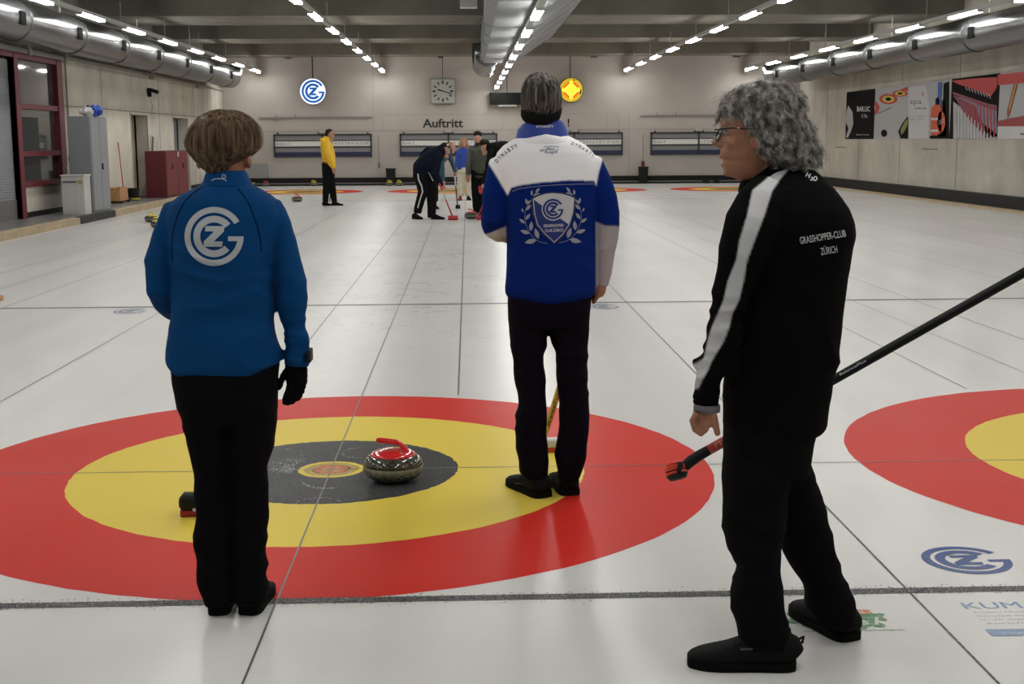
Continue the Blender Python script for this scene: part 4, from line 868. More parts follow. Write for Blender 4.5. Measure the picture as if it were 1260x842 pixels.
# hair: bob of fine strands over a shaped cap
def hairmat(name, c0, c1, ang=True, sc=26., zst=.06):
    m = bpy.data.materials.new(name); m.use_nodes = True; nt = m.node_tree; L = nt.links.new; N = nt.nodes.new; b = nt.nodes['Principled BSDF']; b.inputs['Roughness'].default_value = .55; b.inputs['Specular IOR Level'].default_value = .2
    tc = N('ShaderNodeTexCoord'); mp = N('ShaderNodeMapping'); mp.inputs['Scale'].default_value = (1, 1, zst); L(tc.outputs['Object'], mp.inputs[0])
    n = N('ShaderNodeTexNoise'); n.inputs['Scale'].default_value = sc*4; n.inputs['Detail'].default_value = 4; L(mp.outputs[0], n.inputs[0])
    cr_ = N('ShaderNodeValToRGB'); cr_.color_ramp.elements[0].position = .38; cr_.color_ramp.elements[0].color = (*c0, 1); cr_.color_ramp.elements[1].position = .68; cr_.color_ramp.elements[1].color = (*c1, 1)
    L(n.outputs[0], cr_.inputs[0]); L(cr_.outputs[0], b.inputs['Base Color']); return m
HB1 = hairmat('brown_hair', (.030, .017, .009), (.17, .105, .06)); HB2 = hairmat('brown_strands', (.05, .03, .017), (.26, .17, .10))
w_hair = [(136, 264, 288, .03), (138.5, 256, 297, .055), (143, 248, 305, .08), (149, 242.5, 311, .096), (156, 238, 315.5, .105), (165, 233.5, 318.5, .11), (174, 231, 319.3, .112), (182, 231.5, 318, .11), (189, 235, 311.5, .105), (195, 240, 303, .098), (202, 247, 294, .088), (209, 254, 287, .075), (215, 263, 280, .06)]
me = fromslices(w_hair, YW+.01, .005, smooth=4, p=2.1)
co = verts(me); nn = norms(me); c0 = atY(275, 136, YW+.01); a = np.arctan2(co[:, 1]-c0.y, co[:, 0]-c0.x)
d = np.array([noise.noise(Vector((math.cos(q)*7, math.sin(q)*7, z*2)))*.007+noise.noise(Vector((math.cos(q)*26, math.sin(q)*26, z*4)))*.003 for q, z in zip(a, co[:, 2])]); setv(me, co+nn*d[:, None])
hw = link('hair', me, HB1, W, smooth=True)
P = []; sl_ = slices(w_hair, YW+.01); zz = np.array([p[0].z for p in sl_]); cx_ = np.array([p[0].x for p in sl_]); wx = np.array([p[1] for p in sl_]); wy = np.array([p[2] for p in sl_])
order = np.argsort(zz); zz, cx_, wx, wy = zz[order], cx_[order], wx[order], wy[order]; zt_, zb_ = zz[-1], zz[0]
rg = random.Random(11)
for i in range(2600):
    th = rg.uniform(-PI, PI); z0 = zt_-.004-abs(rg.gauss(0, .035)); z1 = max(zb_+.002, z0-rg.uniform(.08, .22)); ks = 12; lf = rg.uniform(.99, 1.03); sw = rg.gauss(0, .09); k0 = rg.random()*9; pts = []
    for q in range(ks):
        f = q/(ks-1); z = z0+(z1-z0)*f; t_ = th+sw*f*f+.03*math.sin(k0+f*5)
        pts.append((np.interp(z, zz, cx_)+np.interp(z, zz, wx)*lf*math.cos(t_), YW+.01+np.interp(z, zz, wy)*lf*math.sin(t_), z))
    P.append(np.array(pts))
for i in range(70):
    th = rg.uniform(-PI, PI); z0 = zt_-abs(rg.gauss(0, .02)); pts = []
    for q in range(10):
        f = q/9; z = z0-.11*f; l_ = 1.03+.05*math.sin(f*3)*rg.uniform(.8, 1.2); pts.append((np.interp(z, zz, cx_)+np.interp(z, zz, wx)*l_*math.cos(th), YW+.01+np.interp(z, zz, wy)*l_*math.sin(th), z))
    P.append(np.array(pts))
strands(P, .0006, 'hair_strands', HB2, hw)['kind'] = 'stuff'
# her broom, standing in front of her
bp0 = G(236, 636); HX, HY = bp0.x, bp0.y+.02
t = thing('curling_broom', (HX, HY, 0), 'black broom head with a red pad on the yellow ring beside the woman\'s leg', 'broom', 'curling brooms')
link('pad', tomesh(tube(BM(), [(Vector((HX-.045, HY, .018)), .035, .017), (Vector((HX+.17, HY, .018)), .035, .017)], 16, 4, u=Vector((0, 1, 0)))), mat('pad_red', (.28, .012, .015), .6), t)
link('head', tomesh(tube(BM(), [(Vector((HX-.05, HY, .06)), .030, .022), (Vector((HX-.035, HY, .06)), .042, .04), (Vector((HX+.16, HY, .06)), .042, .04), (Vector((HX+.175, HY, .06)), .03, .025)], 20, 3, u=Vector((0, 1, 0)))), BLACK, t)
boxo('white_mark', HX+.01, HX+.045, HY-.044, HY-.038, .03, .042, PW, t)
hp = atY(254, 374, YW+.48); link('shaft', tomesh(tube(BM(), [(Vector((HX+.06, HY, .08)), .0135, .0135), (hp+(hp-Vector((HX+.06, HY, .08)))*.12, .0135, .0135)], 14)), BLACK, t, smooth=True)
# ------------------------------------------------------------------ the tall man in white and blue
Y2 = -.5
M2 = thing('person', (1.02, Y2, 0), 'tall man with a black headband in a white and blue jacket with a crest', 'person', 'people in the foreground')
t2 = [(162, 652, 690, .055), (167, 642, 698, .078), (172, 631, 708, .095), (179, 620, 720, .112), (188, 612, 729, .125), (200, 610, 733, .132), (215, 613, 734, .138), (232, 618, 733.5, .14), (260, 622, 732.5, .137), (300, 623.5, 733, .13), (335, 622.3, 733.5, .13), (352, 621.3, 733.5, .132), (359, 621.8, 732.6, .132), (364, 625.5, 728, .128), (368, 636, 718, .122), (371, 652, 700, .115)]
r2 = [(714, 194, 9), (729, 202, 13.5), (735, 222, 16.3), (741.5, 245, 17.3), (743.5, 262, 17.6), (744, 280, 17.2), (743.8, 292, 16), (743, 315, 12.8), (742, 335, 9.8), (741, 347, 7.6), (741, 352, 6.6)]
l2 = [(629, 194, 9), (615, 203, 14), (612.5, 225, 16.6), (610, 248, 16.8), (609, 268, 17), (609.8, 281, 15.5, .03), (614, 287.5, 11, .1), (624, 288, 10, .18), (640, 284, 9, .26)]
p2 = [(358, 625, 728, .11), (372, 624.5, 727.5, .125), (390, 625, 726, .125), (402, 626, 725, .11)]
ll2 = [(398, 626, 675, .10), (427, 628.4, 672.3, .09), (450, 632, 671.3, .085), (470, 633.8, 670.8, .08), (484, 635.2, 670.3, .078), (517, 634.2, 673.5, .08), (551, 633.7, 674.4, .08), (574, 638, 674.5, .078), (586, 642, 674.5, .07)]
rl2 = [(398, 674, 725, .10), (416, 677, 724, .092), (427, 681, 723.5, .09), (470, 686, 722.4, .085), (495, 688.3, 725, .085), (540, 684.5, 723.3, .085), (558, 681, 722, .08), (578, 686, 717, .075), (588, 687.5, 714, .07)]
def h2(bm):
    tube(bm, slices([(94, 654, 679, .06), (103, 647, 685, .085), (118, 645, 687, .096), (132, 645, 686.5, .09), (140, 644.5, 684.5, .078), (150, 648, 683, .066), (160, 650, 684, .062), (172, 651, 684, .062)], Y2+.02), 24)
    for x in (644.5, 688): ell(bm, atY(x, 139, Y2+.02), .009, .02, .03)
    ell(bm, atY(666, 142, Y2+.1), .055, .045, .045); tube(bm, [(atY(666, 120, Y2+.12), .008, .01), (atY(666, 130, Y2+.145), .014, .014)], 10); ell(bm, atY(666, 138, Y2+.135), .024, .01, .007)
def hand2(bm):
    tube(bm, limb([(740.5, 350, 6.2, 0, .022), (738.5, 357, 7.5, 0, .028), (735.5, 364, 6.5, 0, .026)], Y2), 14)
    for k in range(4): fing(bm, Y2, [(737-k*.9, 361, -.018+.012*k), (733.5-k*.6, 368.5-k*.4, -.016+.012*k), (730-k*.3, 373-k*.7, -.01+.012*k)], .0095, .008)
    fing(bm, Y2, [(736, 354, .01), (731, 360, .025), (728, 366, .03)], .011, .009)
skinbody(M2, Y2, t2[:-3], [r2, l2], p2, [ll2, rl2], h2, .0065, hand2, k=.8)
for s in (-1, 1): link('eye', tomesh(ell(BM(), atY(666, 120, Y2+.112)+Vector((s*.032, 0, 0)), .012, .012, .012, seg=12)), MATS['eye_white'], M2, smooth=True)
bm = BM(); tube(bm, slices(t2, Y2), 30, 2.4); tube(bm, limb(r2, Y2), 20); tube(bm, limb(l2, Y2), 20)
me = remesh(bm, .0055, 6); px = toPX(verts(me))
wrinkle(me, .010, (4.5, 4.5, 5), 4.9, .0006, mask=np.clip((px[:, 1]-190)/60, .05, 1)*np.clip(1.15-np.abs(px[:, 0]-682)/300, 0, 1)*np.where((np.abs(px[:, 0]-681) < 30) & (px[:, 1] > 232) & (px[:, 1] < 302), .35, 1))
BASEB = (.0015, .015, .13); WHT = (.82, .82, .84)
yoke = [(590, 140), (770, 140), (770, 170), (742, 194), (737, 211), (733.5, 229), (731.5, 222.5), (700, 222), (665, 224.5), (640, 228), (629, 231), (624.5, 240.5), (613, 220), (600, 199.5)]
colorize(me, BASEB, [(yoke, WHT, False), ([(588, 290.5), (603, 287), (622.6, 278.5), (622.4, 320), (588, 320)], (.5, .49, .48), False), ([(732.9, 273), (745, 278), (766, 278.5), (766, 365), (733.6, 365)], (.34, .31, .32), False)])  # forearms are white too; shade under the overhead lamps is put into their grey
JM2 = mat('white_blue_jacket', (1, 1, 1), .85, spec=.08, vcol=True)
j2 = link('jacket', me, JM2, M2, smooth=True); b2 = world_bvh(j2)
CB2 = mat('collar_blue', (.003, .028, .24), .55)
me = fromslices([(147.6, 653, 689, .058), (149.5, 649, 691.5, .064), (153, 643, 694.5, .071), (159, 637.5, 697, .079), (167, 635.6, 699, .088), (174, 634, 701, .094)], Y2, .005, smooth=2)
co = verts(me); px = toPX(co); top_edge = co[:, 1]; 
c2 = link('collar', me, CB2, j2, smooth=True); bcc = world_bvh(c2)
me2 = fromslices([(165.2, 668, 674, .088), (167.5, 650, 691, .098), (171, 637, 701, .104), (176, 629, 710, .105), (184, 622, 718, .100), (192, 622, 720, .08)], Y2-.004, .005, smooth=2); colorize(me2, WHT, []); link('shoulder_yoke', me2, JM2, j2, smooth=True)
b2 = (lambda a, b: bvh(a, b))(*[(lambda m_, o_: (m_.transform(Matrix.Translation(OFF[o_.name])), m_)[1])(o_.data.copy(), o_) for o_ in (j2, M2.children[-1] if False else [c for c in j2.children if c.name.startswith('shoulder')][0])])
NVY = mat('print_navy', (.004, .012, .07), .6); PWH = mat('print_pale', (.5, .5, .52), .6); PRB = mat('print_blue', (.003, .018, .15), .6); LAU = mat('print_laurel', (.26, .27, .32), .6)
on = onto(b2, .002); on2 = onto(b2, .0035); on3 = onto(b2, .005); on4 = onto(b2, .0065)
shd = [(655.7, 245), (662, 241.5), (671, 238.6), (680.2, 237.6), (691, 238.5), (700, 241), (706.4, 244), (706, 254), (704.8, 263), (700.6, 276.7), (692, 289.5), (682, 298.6), (670.6, 288.4), (661, 276.7), (657.3, 263)]
cs = (681, 264); big = [(cs[0]+(x-cs[0])*1.10, cs[1]+(y-cs[1])*1.07) for x, y in shd]; inn = [(cs[0]+(x-cs[0])*.955, cs[1]+(y-cs[1])*.965) for x, y in shd]
cr_ = thing if False else None
crest = decal('crest', poly2d(big), on, NVY, j2, 3.)
decal('crest_edge', poly2d(shd), on2, PWH, j2, 3.); decal('crest_field', poly2d(inn), on3, PRB, j2, 3.)
decal('crest_white_half', poly2d([inn[0], inn[1], inn[2], inn[3], inn[4], inn[5], inn[6], inn[7], inn[8], (699.6, 276), (690, 269.5), (678, 261), (668, 254)]), on4, PWH, j2, 3.)
decal('emblem_halo', ellipse2d(680.5, 257.6, 14, 14), onto(b2, .008), PWH, j2, 3.)
decal('emblem', gcz(680.5, 257.4, 12.7), onto(b2, .0095), PRB, j2, 3.)
decal('lettering', merge([xf(T('GRASSHOPPER', 3.5, 25, .02), 668.8, 279.8, .03), xf(T('CLUB ZÜRICH', 3.5, 22.5, .02), 670.6, 285.6, .03)]), onto(b2, .008), PWH, j2)
lv = [((225, 195), (230, 130)), ((270, 165), (320, 105)), ((240, 195), (325, 170)), ((175, 300), (160, 225)), ((175, 295), (215, 245)), ((155, 365), (220, 300)), ((130, 388), (112, 340)), ((155, 475), (210, 400)), ((152, 515), (82, 462)), ((215, 605), (225, 490)), ((205, 632), (95, 595)), ((305, 695), (265, 570)), ((285, 705), (145, 738))]
stm = [(245, 215), (185, 300), (150, 385), (145, 450), (160, 530), (200, 620), (255, 690), (320, 728), (405, 745)]
shp = []
for mir in (0, 1):
    q = lambda p: ((630+(944-p[0] if mir else p[0])/9.354), 220+(p[1]-(8 if mir else 0))/9.354)
    shp.append(strip2d([q(p) for p in stm], .45))
    for a_, b_ in lv:
        A = np.array(q(a_)); B = np.array(q(b_)); d_ = B-A; n_ = np.array([-d_[1], d_[0]])*.2
        shp.append(poly2d([A, A+d_*.3+n_*.9, A+d_*.55+n_, A+d_*.8+n_*.55, B, A+d_*.8-n_*.55, A+d_*.55-n_, A+d_*.3-n_*.9]))
decal('laurel', merge(shp), on, LAU, j2)
decal('stitching', strip2d([(630, 235.5), (640, 232), (662, 229.2), (685, 227.6), (710, 226.6), (731, 226.4)], .6), on, LAU, j2, 4.)
NK = mat('print_ink', (.012, .014, .02), .6)
def arctext(s, pts, h, mp, m, par, nm='lettering'):
    n = len(s); P_ = np.array(pts, float); seg = np.r_[0, np.cumsum(np.linalg.norm(np.diff(P_, axis=0), axis=1))]; shs = []
    for i, ch in enumerate(s):
        u = (i+.12)/n*seg[-1]; v = (i+.85)/n*seg[-1]; a_ = np.array([np.interp(u, seg, P_[:, 0]), np.interp(u, seg, P_[:, 1])]); b_ = np.array([np.interp(v, seg, P_[:, 0]), np.interp(v, seg, P_[:, 1])])
        d_ = b_-a_; shs.append(xf(T(ch, h, np.linalg.norm(d_), .02), a_[0], a_[1], math.atan2(-d_[1], d_[0])))
    return decal(nm, merge(shs), mp, m, par)
arctext('DYNASTY', [(611, 201), (619, 193), (628, 186), (638, 180.5)], 4.6, on, NK, j2)
arctext('DYNASTY', [(702, 177.5), (711, 181), (721, 186.5), (731, 194)], 3.6, on, NK, j2)
decal('collar_lettering', xf(T('DYNASTY', 2.7, 21.5, .03), 659.8, 157, .0), onto(bcc, .002), PW, j2)
decal('back_logo', merge([strip2d(q_, .7) for q_ in ([(669, 181.2), (672, 180.2), (687.6, 180.3), (686.3, 184.6), (683, 186)], [(664, 185.3), (668, 184), (672, 184.6)], [(664.5, 185.6), (670, 186.2)], [(673.5, 181.5), (670.5, 188.6)], [(674, 182.3), (678, 182.3), (675, 184.5)])]+[xf(T('Royal', 3.0, 9.5, .01, shear=.2), 673.5, 185, .03), xf(T('League', 3.2, 14.5, .01, shear=.2), 671.5, 188.8, .03)]), on, mat('print_steel_blue', (.04, .09, .2), .6), j2)
bm = BM()
for rows in (p2, ll2, rl2): tube(bm, slices(rows, Y2), 26, 2.4)
me = remesh(bm, .0065, 4); px = toPX(verts(me)); wrinkle(me, .009, (5, 5, 8), 8.3, .0005, mask=np.clip((px[:, 1]-380)/60, 0, 1))
TR2 = mat('navy_black_trousers', (.0042, .0036, .0075), .9, spec=.06, bump=.2, bscale=60); link('trousers', me, TR2, M2, smooth=True)
s1 = shoe(M2, 1.000, -.565, .865, -.285, .105, .105); s2_ = shoe(M2, 1.118, -.535, 1.075, -.24, .10, .105)
decal('shoe_lettering', merge([xf(T('BalancePlus', 2.2, 14), 634.5, 606.2, -.13), xf(T('Balance', 1.6, 9), 634, 595.5, -.05)]), onto((lambda m_: (m_.transform(Matrix.Translation(OFF[s1.name])), bvh(m_))[1])(s1.data.copy()), .004, -.47), mat('shoe_print', (.12, .12, .12), .6), s1)
HG1 = hairmat('dark_grey_hair', (.010, .008, .006), (.10, .085, .075), sc=24); HG2 = hairmat('dark_grey_strands', (.02, .016, .013), (.30, .265, .24), sc=22)
r_h = [(89, 659, 671, .03), (91.5, 653, 677, .05), (96, 648.3, 682.5, .075), (102, 645, 686, .092), (110, 643, 688.5, .102), (120, 642.3, 689.6, .105), (130, 642.5, 689.3, .102), (137, 644, 688, .093), (142, 650, 684, .078)]
me = fromslices(r_h, Y2+.01, .0048, smooth=4); wrinkle(me, .004, (30, 30, 5), 3., ridged=False); hh2 = link('hair', me, HG1, M2, smooth=True)
def flow_strands(rows, Y, n, ln, r, m, par, seed, lf=(.99, 1.035), gaus=.5):
    sl_ = slices(rows, Y); zz = np.array([p[0].z for p in sl_])[::-1]; cx_ = np.array([p[0].x for p in sl_])[::-1]; wx = np.array([p[1] for p in sl_])[::-1]; wy = np.array([p[2] for p in sl_])[::-1]; rg = random.Random(seed); P = []
    for i in range(n):
        if i % 16 == 0: tb = rg.uniform(-PI, PI); zb_ = zz[-1]-rg.random()**1.3*(zz[-1]-zz[0])*.85; sb_ = rg.gauss(0, gaus); lb_ = rg.uniform(*lf); lnb = ln*rg.uniform(.7, 1.25)
        th = tb+rg.gauss(0, .05); z0 = zb_+rg.gauss(0, .006); z0 = min(z0, zz[-1]); z1 = max(zz[0], z0-lnb); sw = sb_+rg.gauss(0, .05); l_ = lb_*rg.uniform(.995, 1.01); pts = []
        for q in range(8):
            f = q/7; z = z0+(z1-z0)*f; t_ = th+sw*f; pts.append((np.interp(z, zz, cx_)+np.interp(z, zz, wx)*l_*math.cos(t_), Y+np.interp(z, zz, wy)*l_*math.sin(t_), z))
        P.append(np.array(pts))
    o = strands(P, r, 'hair_strands', m, par); o['kind'] = 'stuff'; return o
flow_strands(r_h, Y2+.01, 3800, .085, .0008, HG2, hh2, 5, lf=(.99, 1.05), gaus=.32)
ca = atY(666, 136.5, Y2+.015); ax = Vector((.12, -.5, 1)).normalized()
link('headband', tomesh(tube(BM(), [(ca+ax*z_, w_, d_) for z_, w_, d_ in ((-.026, .083, .098), (-.018, .0865, .108), (0, .0875, .112), (.012, .0875, .112), (.02, .086, .109))], 40, u=Vector((1, 0, 0)))), mat('black_knit', (.006, .006, .006), .95, spec=.1), M2, smooth=True)
# his broom: yellow shaft between his legs
YB = Y2+.16
t = thing('curling_broom', tuple(atY(672, 545, YB)), 'yellow-shafted broom with a white head seen between the tall man\'s legs', 'broom', 'curling brooms')
A = atY(666, 534, YB+.35); B = atY(737.5, 320, YB-.05); SHY = mat('shaft_yellow', (.55, .42, .12), .35)
A = G(668, 543, .06)
def lerp(a, b, f): return a+(b-a)*f
o = link('shaft', tomesh(tube(BM(), [(lerp(A, B, f), .0155, .0155) for f in (0, .3, .6, .92)], 16)), SHY, t, smooth=True)
sb = bvh((lambda m_: (m_.transform(Matrix.Translation(OFF[o.name])), m_)[1])(o.data.copy()))
def alongdecal(name, s, xa, ya, xb, yb, h, mp, m, par):
    L_ = math.hypot(xb-xa, yb-ya); return decal(name, xf(T(s, h, L_, .01), xa, ya, math.atan2(ya-yb, xb-xa)), mp, m, par)
alongdecal('shaft_lettering', 'BalancePlus', 675.6, 526, 688.6, 485, 4.4, onto(sb, .0015), INK, t)
link('grip', tomesh(tube(BM(), [(lerp(A, B, f), r, r) for f, r in ((.92, .016), (.945, .017))], 14)), BLACK, t, smooth=True)
link('silver_ring', tomesh(tube(BM(), [(lerp(A, B, f), .015, .015) for f in (.945, .972)], 14)), ALU, t, smooth=True)
link('end_cap', tomesh(tube(BM(), [(lerp(A, B, f), .019, .019) for f in (.972, 1.0)], 14, roundcap=True)), BLACK, t, smooth=True)
hc = G(680, 545, .045); hz = .045
link('head', tomesh(tube(BM(), [(Vector((hc.x-.09, hc.y, hz)), .03, .022), (Vector((hc.x-.07, hc.y, hz)), .034, .026), (Vector((hc.x+.03, hc.y, hz)), .034, .026), (Vector((hc.x+.045, hc.y, hz)), .028, .02)], 18, 3, u=Vector((0, 1, 0)))), WH, t, smooth=True)
link('pad', tomesh(tube(BM(), [(Vector((hc.x-.09, hc.y, .012)), .03, .010), (Vector((hc.x+.045, hc.y, .012)), .03, .010)], 14, 4, u=Vector((0, 1, 0)))), POR, t)
# ------------------------------------------------------------------ the grey-haired man in black, turned left
Y3 = -2.35
M3 = thing('person', (1.65, Y3, 0), 'man with curly grey hair and glasses in a black jacket with white sleeve stripe', 'person', 'people in the foreground')
t3 = [(200, 955, 984, .055), (205, 944, 994, .07), (211, 935, 1003, .09), (219, 929, 1011, .115), (230, 924, 1022, .145), (242, 920, 1031, .17), (256, 915, 1040, .19), (272, 908, 1045.5, .2), (290, 900, 1048.5, .2), (310, 898, 1046.5, .19), (340, 896, 1039.5, .18), (363, 894, 1037.8, .175), (420, 892, 1033, .17), (463, 891, 1027, .165), (495, 890.5, 1020, .162), (512, 890.5, 1016.5, .16), (522, 891, 1014.5, .155), (527, 893, 1010, .15), (530, 899, 1003, .14)]
a3 = [(946, 232, 24, -.10), (937, 250, 31, -.13), (927, 275, 34, -.15), (918, 300, 31, -.155), (907, 335, 26, -.155), (899, 362, 24.5, -.15), (893, 390, 21, -.145), (889, 415, 21, -.14), (884, 440, 18.5, -.13), (872, 455, 20, -.12), (873, 468, 17.5, -.11), (872, 484, 16.6, -.1), (869.5, 499, 16.3, -.1)]
far3 = [(960, 240, 22, .13), (950, 290, 24, .17), (938, 350, 22, .19), (940, 410, 19, .22), (958, 455, 16, .24), (968, 478, 13, .24)]
p3_ = [(495, 892, 1014, .14), (515, 890.5, 1008, .155), (540, 890, 1001, .15), (565, 889.3, 996.5, .14), (580, 889, 995, .12)]
la3 = [(562, 889.5, 975, .11, -.03), (600, 888.2, 971, .10, -.05), (627, 885.3, 968.5, .095, -.06), (650, 888.5, 966, .09, -.07), (670, 893, 963.5, .088, -.08), (685, 901, 963, .085, -.09), (698, 907.5, 962.7, .082, -.09), (710, 903, 962.4, .082, -.1), (728, 899.5, 962.6, .08, -.1), (748, 898.7, 965.5, .078, -.11), (765, 903.5, 970, .076, -.11), (780, 908, 973, .072, -.11), (795, 911, 976, .068, -.11)]
lb3 = [(562, 930, 996, .11, .03), (590, 936, 1002.5, .10, .05), (620, 944, 1014, .095, .06), (647, 953, 1021, .09, .07), (677, 962.5, 1029, .085, .08), (704, 977, 1036, .08, .08), (720, 986, 1044, .078, .08), (732, 989.5, 1050, .078, .08), (746, 990.5, 1052.5, .075, .08), (763, 999, 1052, .07, .08)]
FACE = [(112, 925, 950, .03), (117, 911, 960, .05), (125, 898, 970, .066), (135, 891, 975, .074), (146, 888.6, 977, .077), (153, 887.3, 977, .078), (158, 888.5, 976, .077), (163, 890.2, 975, .076), (170, 889.4, 972, .074), (178, 888.2, 968, .071), (184, 887.3, 964, .068), (189, 886.6, 960, .064), (193, 887.4, 957, .061), (197, 890.8, 955, .058), (201, 889, 953, .056), (205, 890, 951, .054), (210, 891.2, 949, .052), (214, 894.5, 947, .05), (218, 901, 946, .045), (221, 908, 946, .035)]
def h3(bm):
    tube(bm, slices(FACE, Y3, dy=.0), 40, 2.05)
    tube(bm, slices([(190, 915, 966, .055), (205, 915, 966, .058), (220, 914, 968, .062), (240, 918, 975, .07)], Y3+.01), 24)
    fy = .012
    tube(bm, [(atY(889.5, 156, Y3+fy), .006, .008), (atY(886.5, 163, Y3+fy), .008, .010), (atY(882.3, 169.5, Y3+fy), .009, .013), (atY(878.6, 175.3, Y3+fy), .0100, .016), (atY(883.8, 179.8, Y3+fy), .009, .016)], 14, roundcap=True, u=Vector((1, 0, 0)))
    for s in (-1, 1): ell(bm, atY(886.3, 177.8, Y3+fy+s*.011), .010, .008, .007)
    ell(bm, atY(888.3, 192.4, Y3+fy), .008, .024, .0058); ell(bm, atY(890.6, 203.3, Y3+fy), .0085, .021, .0062); ell(bm, atY(895.5, 212.5, Y3+fy), .012, .022, .012)
    ell(bm, atY(892, 153.5, Y3+fy-.03), .008, .022, .006); ell(bm, atY(892, 153.5, Y3+fy+.03), .008, .022, .006)
    ell(bm, atY(905, 176, Y3-.040), .026, .016, .018)
    ell(bm, atY(932, 172, Y3-.075), .016, .009, .030)
def hand3(bm):
    Yh = Y3-.1
    tube(bm, limb([(869.5, 498, 13, 0, .026), (868, 506, 14, 0, .026), (865, 514, 14.5, 0, .03), (863, 522, 12, 0, .028)], Yh), 18)
    for k in range(4):
        q = .033-.021*k; s = .9 if k in (0, 3) else 1; fing(bm, Yh, [(856+k, 511, -q), (851.5+k, 517.5, -q), (855+k, 529.5*1-.6*k, -q), (862.5+k, 535-k*1.2, -q), (869, 529-k, -q)], .0108*s, .0088*s)
    ell(bm, atY(861.5, 522, Yh), .022, .034, .022)
    fing(bm, Yh, [(873, 505, -.02), (878.5, 513, -.03), (881, 525, -.032), (882.8, 533.5, -.03)], .0125, .0095)
    fing(bm, Yh, [(872, 512, -.02), (873.5, 520, -.028), (870, 525, -.03)], .0095, .0085)
skinbody(M3, Y3, t3[:-3], [a3[:-1], far3], p3_, [la3, lb3], h3, .0045, hand3, k=.84)
EW = MATS['eye_white']
for s in (-1, 1):
    o = link('eye', tomesh(ell(BM(), atY(894.3, 163.5, Y3+.012+s*.031), .0118, .0118, .0118, seg=16)), EW, M3, smooth=True)
    link('iris', tomesh(ell(BM(), atY(894.3, 163.5, Y3+.012+s*.031)+Vector((-.0095, 0, 0)), .0035, .0055, .0055, seg=12)), mat('iris', (.03, .04, .05), .2), o, smooth=True)
link('mouth_line', tomesh(ell(BM(), atY(894, 197.6, Y3+.012), .009, .018, .0045)), mat('mouth_dark', (.05, .012, .01), .6), M3)
# lips tint
LIP = mat('lips', (.28, .085, .06), .45)
link('lips', (lambda b: (ell(b, atY(887.7, 192.6, Y3+.012), .0072, .020, .005), ell(b, atY(890, 203.2, Y3+.012), .0075, .018, .0056), tomesh(b))[2])(BM()), LIP, M3, smooth=True)
# glasses
FRM = mat('glasses_frame', (.008, .008, .01), .2); LENS = mat('lens', (.9, .92, .95), .02, trans=1.)
gl_ = thing('glasses', tuple(atY(880, 168, Y3)), 'black-framed glasses on the face of the man with curly grey hair', 'glasses')
for s in (-1, 1):
    c = atY(882.3, 166, Y3+.012+s*.033); bm = BM(); P = []
    for i in range(25):
        a = 2*PI*i/24; P.append((c+Vector((.004-.010*math.sin(a)*-1*.9, .029*math.copysign(abs(math.cos(a))**.8, math.cos(a)), .0205*math.copysign(abs(math.sin(a))**.8, math.sin(a)))), .0021, .0021))
    P = [(Vector((p.x-.02*((p.z-c.z)), p.y, p.z)), w_, d_) for p, w_, d_ in P]
    tube(bm, P, 8, u=None); fr = link('frame', tomesh(bm), FRM, gl_, smooth=True)
    bm = BM(); vs = [bm.verts.new(p) for p, _, _ in P[:-1]]; bm.faces.new(vs); link('lens', tomesh(bm), LENS, gl_)
link('bridge', tomesh(tube(BM(), [(atY(880.8, 163, Y3+.006), .0018, .0018), (atY(879.8, 162, Y3+.012), .0018, .0018), (atY(880.8, 163, Y3+.018), .0018, .0018)], 8)), FRM, gl_)
for s, y_ in ((-1, -.052), (1, .074)):
    link('temple', tomesh(tube(BM(), [(atY(879.5, 159.8, Y3+y_), .0025, .0025), (atY(884, 159.4, Y3+y_-.006*1), .0025, .0025), (atY(901, 157.6, Y3+(-.083 if s < 0 else .098)), .0023, .0023), (atY(930, 159, Y3+(-.088 if s < 0 else .10)), .0022, .0022)], 8)), FRM, gl_, smooth=True)
# jacket
BJ = (.0028, .0028, .003)
bm = BM(); tube(bm, slices(t3, Y3), 34, 2.3); tube(bm, limb(a3, Y3), 24, flat if False else 2.1); tube(bm, limb(far3, Y3), 20)
me = remesh(bm, .0055, 5); px = toPX(verts(me))
wrinkle(me, .009, (5, 5, 6), 1.9, 0, mask=np.clip((px[:, 1]-230)/60, .1, 1)); wrinkle(me, .012, (5, 5, 17), 6.4, 0, mask=np.clip((px[:, 1]-330)/60, 0, 1)*(px[:, 0] < 915)*(px[:, 1] < 490))
stp = [(956, 208), (971.5, 207.5), (961, 219), (950, 235), (940.5, 265), (928.5, 296), (919, 322), (915, 346), (909.5, 369), (901, 386.5), (897, 404), (890, 421), (876.5, 443), (871, 456), (865, 466), (860, 477), (854, 479), (846, 470), (846, 450), (858, 447), (866, 441), (870.5, 420), (876, 402), (883.5, 386), (890.5, 369), (895.5, 346), (906, 320), (910, 296), (919.5, 265), (926, 234), (941, 222)]
colorize(me, BJ, [(stp, (.46, .46, .47), True)])
JM3 = mat('black_white_jacket', (1, 1, 1), .9, spec=.05, vcol=True)
j3 = link('jacket', me, JM3, M3, smooth=True); b3 = bvh((lambda m_: (m_.transform(Matrix.Translation(OFF[j3.name])), m_)[1])(j3.data.copy()))
me = fromslices([(198, 950, 990, .06), (203, 937, 992, .072), (212, 925, 996, .082), (220, 914.5, 1000, .086), (227, 910.5, 1002, .088), (235, 908.5, 1004, .086), (246, 912, 1005, .075)], Y3-.0, .0055, smooth=3)
colorize(me, BJ, []); c3 = link('collar', me, JM3, j3, smooth=True)
bc3 = bvh((lambda m_: (m_.transform(Matrix.Translation(OFF[c3.name])), m_)[1])(c3.data.copy()))
decal('collar_piping', strip2d([(928, 214), (936, 208), (945, 203.5), (953, 201), (960, 199.8)], 1.0), onto(bc3, .003), mat('piping_grey', (.25, .25, .25), .6), j3)
